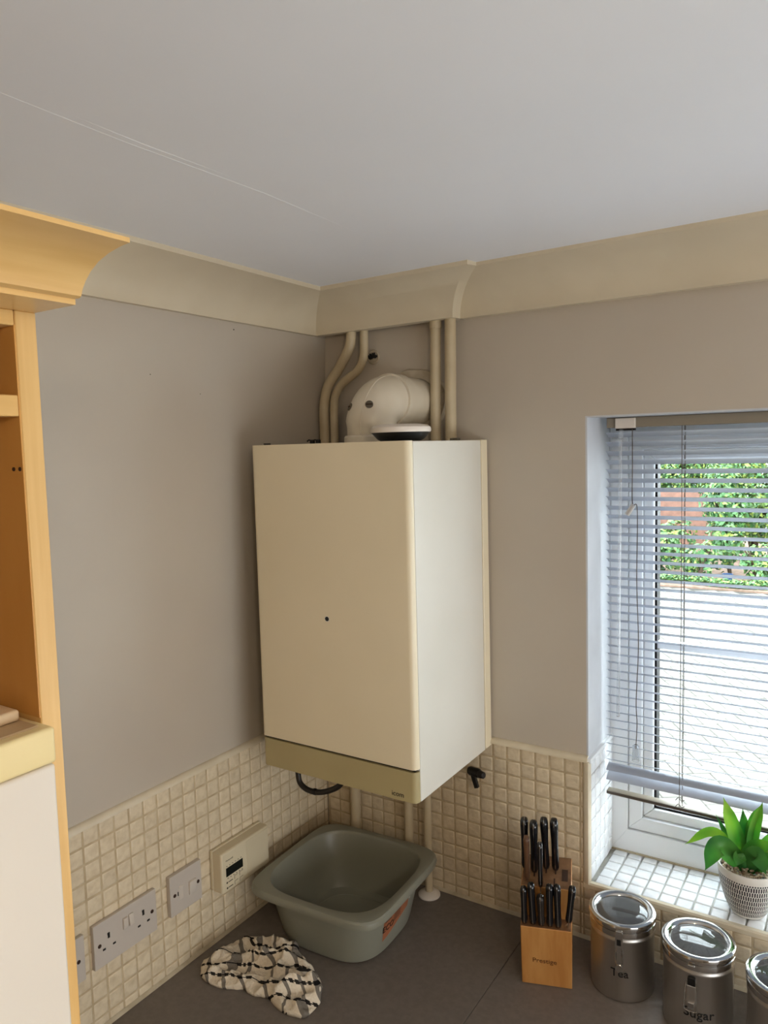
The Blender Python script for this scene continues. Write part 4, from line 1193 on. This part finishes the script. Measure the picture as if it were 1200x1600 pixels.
def pot_mat():
    m = bpy.data.materials.new('dashed_pot'); m.use_nodes = True
    nt = m.node_tree; N, L = nt.nodes, nt.links
    b = N['Principled BSDF']; b.inputs['Roughness'].default_value = 0.5
    uv = N.new('ShaderNodeUVMap'); uv.uv_map = 'UVMap'
    sp = N.new('ShaderNodeSeparateXYZ'); L.new(uv.outputs[0], sp.inputs[0])
    def mt(op, a, bb=None, cc=None):
        n = N.new('ShaderNodeMath'); n.operation = op
        for i, q in enumerate((a, bb, cc)):
            if q is None: continue
            if isinstance(q, (int, float)): n.inputs[i].default_value = q
            else: L.new(q, n.inputs[i])
        return n.outputs[0]
    v = mt('MULTIPLY', mt('SUBTRACT', sp.outputs['Y'], 0.07), 9.6)
    row = mt('FLOOR', v); fv = mt('FRACT', v)
    wob = N.new('ShaderNodeTexNoise'); wob.inputs['Scale'].default_value = 60; L.new(uv.outputs[0], wob.inputs['Vector'])
    u = mt('FRACT', mt('ADD', mt('MULTIPLY', sp.outputs['X'], 74.0), mt('ADD', mt('MULTIPLY', row, 0.5), mt('MULTIPLY', wob.outputs['Fac'], 0.4))))
    d = mt('MULTIPLY', mt('LESS_THAN', u, 0.60), mt('MULTIPLY', mt('GREATER_THAN', fv, 0.06), mt('LESS_THAN', fv, 0.97)))
    band = mt('MULTIPLY', mt('GREATER_THAN', sp.outputs['Y'], 0.07), mt('LESS_THAN', sp.outputs['Y'], 0.84))
    f = mt('MULTIPLY', d, band)
    mx = N.new('ShaderNodeMix'); mx.data_type = 'RGBA'
    L.new(f, mx.inputs[0]); mx.inputs[6].default_value = lin((216, 211, 202)); mx.inputs[7].default_value = lin((20, 20, 30))
    L.new(mx.outputs[2], b.inputs['Base Color'])
    return m
obj('pot', mesh_of(bm, 'pot', True, 50), pot_mat(), pp_)
bm = bmesh.new()
for k in range(420):
    a = random.uniform(0, 2 * math.pi); r = 0.0505 * math.sqrt(random.random())
    m = Matrix.Translation((PC[0] + r * math.cos(a), PC[1] + r * math.sin(a), PC[2] + 0.082 + random.uniform(0, 0.010) + 0.004 * (1 - r / 0.05))) @ Matrix.Rotation(random.uniform(0, 3), 4, 'Z') @ Matrix.Diagonal((random.uniform(0.8, 1.6), random.uniform(0.7, 1.1), random.uniform(0.6, 1), 1))
    bmesh.ops.create_icosphere(bm, subdivisions=1, radius=random.uniform(0.0022, 0.0036), matrix=m)
gv = obj('gravel', bm, 'gravel', pp_, smooth=True)
gv['kind'] = 'stuff'
def leaf(tip, mid, width, mat='leaf', fold=0.25, curl=0.0, base=None):
    base = Vector(base or (PC[0] - 0.002, PC[1] - 0.002, PC[2] + 0.080))
    P = smooth_path([base, Vector(mid), Vector(tip)], 12)
    n = len(P) - 1
    bm = bmesh.new()
    rows_ = []
    for i, p in enumerate(P):
        t = i / n
        d = (P[min(i + 1, n)] - P[max(i - 1, 0)]).normalized()
        side = d.cross(Vector((0.10, -0.9, 0.35))).normalized() if abs(d.dot(Vector((0.10, -0.9, 0.35)).normalized())) < 0.93 else d.cross(Vector((0, 0, 1))).normalized()
        nn = side.cross(d).normalized()
        if nn.z < 0 and abs(nn.z) > 0.3: nn = -nn
        w = width * (0.30 + 0.70 * math.sin(math.pi * min(1.0, (t * 0.92 + 0.10)) ** 1.0) ** 0.8) * (1.0 if t < 0.75 else max(0.02, 1 - ((t - 0.75) / 0.25) ** 1.6))
        w = w if t > 0.2 else width * (0.28 + (w / width - 0.28) * (t / 0.2))
        row = []
        for s in (-1, -0.5, 0, 0.5, 1):
            row.append(bm.verts.new(p + side * (w * 0.5 * s) - nn * (fold * w * 0.5 * (1 - abs(s))) + nn * curl * w * (s ** 2)))
        rows_.append(row)
    for A_, B_ in zip(rows_, rows_[1:]):
        for k in range(4): bm.faces.new((A_[k], A_[k + 1], B_[k + 1], B_[k]))
    r = bmesh.ops.solidify(bm, geom=bm.faces[:], thickness=0.0006)
    return obj('leaf', bm, mat, pp_, smooth=True, angle=60)
leaf((0.9613, 0.060, 0.3566), (0.9840, 0.062, 0.285), 0.0300)
leaf((1.0344, 0.050, 0.3690), (1.0190, 0.058, 0.300), 0.0215, fold=0.9)
leaf((1.0300, 0.066, 0.3560), (1.0120, 0.070, 0.300), 0.0190, fold=0.6)
leaf((0.9450, 0.074, 0.3110), (0.9770, 0.068, 0.256), 0.0130, 'leafdark')
leaf((0.8898, 0.050, 0.2425), (0.9480, 0.058, 0.2790), 0.0200)
leaf((0.9345, 0.020, 0.2133), (0.9600, 0.038, 0.2640), 0.0400, 'leafdark', 0.15)
leaf((1.0475, 0.000, 0.2480), (1.0250, 0.028, 0.2680), 0.0340, 'leafdark', 0.2)
leaf((1.0560, 0.030, 0.3000), (1.0180, 0.046, 0.2660), 0.0330, 'leaf', 0.15)
leaf((1.0750, 0.070, 0.3200), (1.0420, 0.066, 0.2720), 0.0300)
leaf((1.0850, 0.060, 0.2850), (1.0420, 0.058, 0.2560), 0.0260)
leaf((1.0650, 0.020, 0.2200), (1.0480, 0.040, 0.2560), 0.0300, 'leafdark', 0.2)
leaf((0.9950, 0.076, 0.3350), (1.0020, 0.072, 0.275), 0.0220, 'leafdark')
leaf((0.9930, 0.010, 0.2450), (0.9980, 0.036, 0.2520), 0.0260, 'leafdark', 0.3)

# ------------------------------------------------------------------ outside: paved yard, shrubs
GZ = -1.05
YRD = 9.9
yard = struct('yard_paving', box(-9, 7, 0.31, YRD, GZ - 0.15, GZ - 0.006), 'sand', 'pale block paving of the yard outside the window')
PWd, PLn = 0.105, 0.210
pm = bmesh.new()
add_box(pm, -PLn / 2 + 0.002, PLn / 2 - 0.002, -PWd / 2 + 0.002, PWd / 2 - 0.002, -0.03, 0.0, 0.005, 1)
PME = mesh_of(pm, 'paver'); PME.materials.append(MT['paver'])
ca, sa = math.cos(math.radians(45 - 12)), math.sin(math.radians(45 - 12))
cand = []
for i in range(-130, 130):
    for j in range(-130, 130):
        k4 = (i - j) % 4
        if k4 == 0: x, y, rz = (i + 1) * PWd, (j + 0.5) * PWd, 0.0
        elif k4 == 2: x, y, rz = (i + 0.5) * PWd, j * PWd, math.pi / 2
        else: continue
        X = x * ca - y * sa - 0.6; Y = x * sa + y * ca + 5.0
        if 0.45 < Y < YRD - 0.1 and -6 < X < 4.5:
            cand.append((X, Y, rz + math.radians(45 - 12)))
# the ones that show largest through the window are single pavers, the rest one mesh
def seen(q):
    f = (q[1] - 0.2) / (0.2 + 1.545)
    xa = 0.80 + (0.80 - 1.198) * f; xb = 1.06 + (1.06 - 1.198) * f
    return xa - 0.15 < q[0] < xb + 0.15 and q[1] > 2.6
vis = sorted([q for q in cand if seen(q)], key=lambda q: q[1])[:300]
vs_ = set(vis)
for X, Y, rz in vis:
    o = bpy.data.objects.new('paver', PME); COL.objects.link(o); o.parent = yard
    o.location = (X, Y, GZ + random.uniform(-0.002, 0.002)); o.rotation_euler = (0, 0, rz)
V, F = [], []
for q in cand:
    if q in vs_: continue
    X, Y, rz = q
    c, s = math.cos(rz), math.sin(rz)
    n = len(V)
    for zz in (GZ - 0.02, GZ):
        for dx, dy in ((-1, -1), (1, -1), (1, 1), (-1, 1)):
            x = dx * (PLn / 2 - 0.004); y = dy * (PWd / 2 - 0.004)
            V.append((X + x * c - y * s, Y + x * s + y * c, zz))
    F += [(n + 4, n + 5, n + 6, n + 7)] + [(n + k, n + (k + 1) % 4, n + 4 + (k + 1) % 4, n + 4 + k) for k in range(4)]
me = bpy.data.meshes.new('distant_pavers'); me.from_pydata(V, [], F); me.update(); me.materials.append(MT['paver'])
dp_ = bpy.data.objects.new('distant_pavers', me); COL.objects.link(dp_); dp_.parent = yard; dp_['kind'] = 'stuff'

border = struct('soil_border', box(-9, 7, YRD, 18, GZ - 0.15, GZ + 0.02), 'soil', 'strip of bare soil at the foot of the shrubs outside')
gw = obj('garden_wall', box(-7.5, -0.95, 14.2, 14.45, GZ, 0.11), 'brick', loc=(-4, 14.3, GZ))
tag(gw, 'reddish brick garden wall showing through gaps in the shrubs', 'wall')

GREENS = [(88, 130, 70), (114, 146, 78), (70, 114, 64), (134, 150, 72), (52, 90, 54), (102, 132, 90)]
def shrub(c, rx, ry, h, n, label, tint=0):
    t = thing('shrub', label, 'shrub', (c[0], c[1], GZ), group='shrubs along the edge of the yard')
    rnd = random.Random(int(c[0] * 100 + c[1] * 7))
    bm = bmesh.new()
    for k in range(5):
        a = rnd.uniform(0, 6.28)
        add_tube(bm, [(c[0], c[1], GZ), (c[0] + rx * 0.3 * math.cos(a), c[1] + ry * 0.3 * math.sin(a), GZ + h * 0.5), (c[0] + rx * 0.7 * math.cos(a), c[1] + ry * 0.7 * math.sin(a), GZ + h * 0.85)], [0.03, 0.02, 0.008], 6)
    obj('stems', bm, 'bark', t)
    lobes = [(c[0] + rx * rnd.uniform(-0.6, 0.6), c[1] + ry * rnd.uniform(-0.6, 0.6), GZ + h * rnd.uniform(0.25, 0.8), rnd.uniform(0.35, 0.6)) for _ in range(9)]
    V, F, Cc_ = [], [], []
    for k in range(n):
        lx, ly, lz, ls = rnd.choice(lobes)
        u = rnd.uniform(-1, 1); a = rnd.uniform(0, 6.283); q = math.sqrt(1 - u * u)
        rr_ = rnd.uniform(0.75, 1.0)
        p = Vector((lx + rx * ls * q * math.cos(a) * rr_, ly + ry * ls * q * math.sin(a) * rr_, lz + h * ls * 0.55 * u * rr_))
        if p.z < GZ + 0.03: p.z = GZ + 0.03 + rnd.random() * 0.1
        nrm = Vector((q * math.cos(a) + rnd.uniform(-0.6, 0.6), q * math.sin(a) + rnd.uniform(-0.6, 0.6), u + rnd.uniform(-0.2, 0.9))).normalized()
        s1 = nrm.orthogonal().normalized(); s1.rotate(Matrix.Rotation(rnd.uniform(0, 6.28), 3, nrm)); s2 = nrm.cross(s1)
        L_ = rnd.uniform(0.030, 0.062); W_ = L_ * 0.5
        m = len(V)
        V += [p - s1 * L_, p + s2 * W_ + nrm * 0.006, p + s1 * L_, p - s2 * W_ + nrm * 0.006]
        F += [(m, m + 1, m + 2), (m, m + 2, m + 3)]
        g = lin(GREENS[(rnd.choice((0, 0, 1, 2, 3, 4, 5)) + tint) % 6]); f = rnd.uniform(0.75, 1.15)
        cc = (min(1, g[0] * f), min(1, g[1] * f), min(1, g[2] * f), 1)
        Cc_ += [cc] * 6
    me = bpy.data.meshes.new('foliage'); me.from_pydata(V, [], F); me.update()
    at = me.color_attributes.new('leaf_tint', 'FLOAT_COLOR', 'CORNER')
    for i, cc in enumerate(Cc_): at.data[i].color = cc
    fo = obj('foliage', me, 'foliage', t)
    fo['kind'] = 'stuff'
SH = [((-2.9, 11.4), 0.75, 0.6, 1.35, 'light green shrub at the left end of the row outside', 1), ((-1.65, 10.9), 0.5, 0.42, 0.98, 'low loose shrub left of the window cord, brick wall behind', 0), ((-0.62, 11.2), 0.48, 0.45, 1.75, 'tall rounded shrub in the middle of the row outside', 2),
      ((-0.95, 10.42), 0.25, 0.20, 0.60, 'smallest dense shrub low in front of the taller ones', 4), ((0.45, 11.2), 0.52, 0.45, 1.95, 'tall yellow-green shrub at the right of the view outside', 3), ((-0.15, 10.55), 0.30, 0.22, 0.62, 'low mid-green shrub beside the small blue tub', 2), ((1.7, 11.2), 0.65, 0.5, 1.6, 'broad mid-green shrub hidden mostly by the window edge', 5),
      ((-0.5, 12.9), 0.8, 0.6, 2.5, 'tall yellowish tree-like shrub rising behind the row', 3), ((-3.3, 13.2), 0.6, 0.45, 2.0, 'tall pale shrub behind the left end of the row', 0), ((1.3, 12.9), 0.9, 0.6, 2.6, 'tall shrub behind the right end of the row', 1), ((-2.2, 16.2), 1.2, 0.8, 3.2, 'tall pale tree showing above the brick wall', 1)]
for c, rx, ry, h, lab, tint in SH:
    shrub(c, rx, ry, h, int(5200 * rx * h / 1.5), lab, tint)
gc_bm = []
V, F, Cc_ = [], [], []
for k in range(9000):
    x = random.uniform(-5, 3); y = YRD + 0.12 + 0.25 * random.random() + 0.06 * math.sin(x * 4)
    p = Vector((x, y, GZ + 0.02 + random.uniform(0.0, 0.10)))
    a = random.uniform(0, 6.28); s1 = Vector((math.cos(a), math.sin(a), random.uniform(-0.3, 0.6))) * random.uniform(0.02, 0.045); s2 = Vector((-math.sin(a), math.cos(a), 0.4)) * 0.016
    m = len(V); V += [p - s1, p + s2, p + s1, p - s2]; F.append((m, m + 1, m + 2, m + 3))
    g = lin(random.choice(GREENS)); Cc_ += [g] * 4
me = bpy.data.meshes.new('ground_cover'); me.from_pydata(V, [], F); me.update()
at = me.color_attributes.new('leaf_tint', 'FLOAT_COLOR', 'CORNER')
for i, cc in enumerate(Cc_): at.data[i].color = cc
gcv = obj('ground_cover', me, 'foliage', loc=(-1, 10.2, GZ), world=True)
tag(gcv, 'low green ground cover along the edge of the paving', 'ground cover', None, 'stuff')
bx = obj('plastic_tub', lathe([(0, 0), (0.06, 0), (0.072, 0.09), (0.078, 0.093), (0.078, 0.102), (0.066, 0.102), (0.056, 0.015), (0, 0.015)], (-0.57, 10.60, GZ + 0.021), 24), 'blue', loc=(-0.57, 10.60, GZ + 0.021), smooth=True)
tag(bx, 'small blue tub at the foot of the shrubs outside', 'tub')

# ------------------------------------------------------------------ ceiling lamp of the kitchen, behind the photographer
LP = (1.85, -1.98, ceil_z(1.85))
lm = thing('ceiling_lamp', 'round ceiling lamp behind the photographer', 'lamp', LP)
obj('ceiling_rose', lathe([(0, -0.001), (0.05, -0.001), (0.05, -0.02), (0, -0.022)], LP, 32), 'whitemetal', lm, smooth=True)
obj('lamp_shade', lathe([(0.05, -0.02), (0.12, -0.028), (0.125, -0.035), (0.115, -0.075), (0.08, -0.098), (0, -0.106)], LP, 40), 'lampglow', lm, smooth=True)
ld_ = bpy.data.lights.new('lamp_bulb', 'POINT')
ld_.energy = 19.0
ld_.color = (1.0, 0.85, 0.66)
ld_.shadow_soft_size = 0.07
lo_ = bpy.data.objects.new('lamp_bulb', ld_)
COL.objects.link(lo_)
lo_.location = (LP[0], LP[1], LP[2] - 0.15 + ZW)

# ------------------------------------------------------------------ lift the whole kitchen to its real height above the floor
for o in list(COL.objects):
    if o.parent is None and o.type in {'MESH', 'EMPTY'}:
        o.location.z += ZW
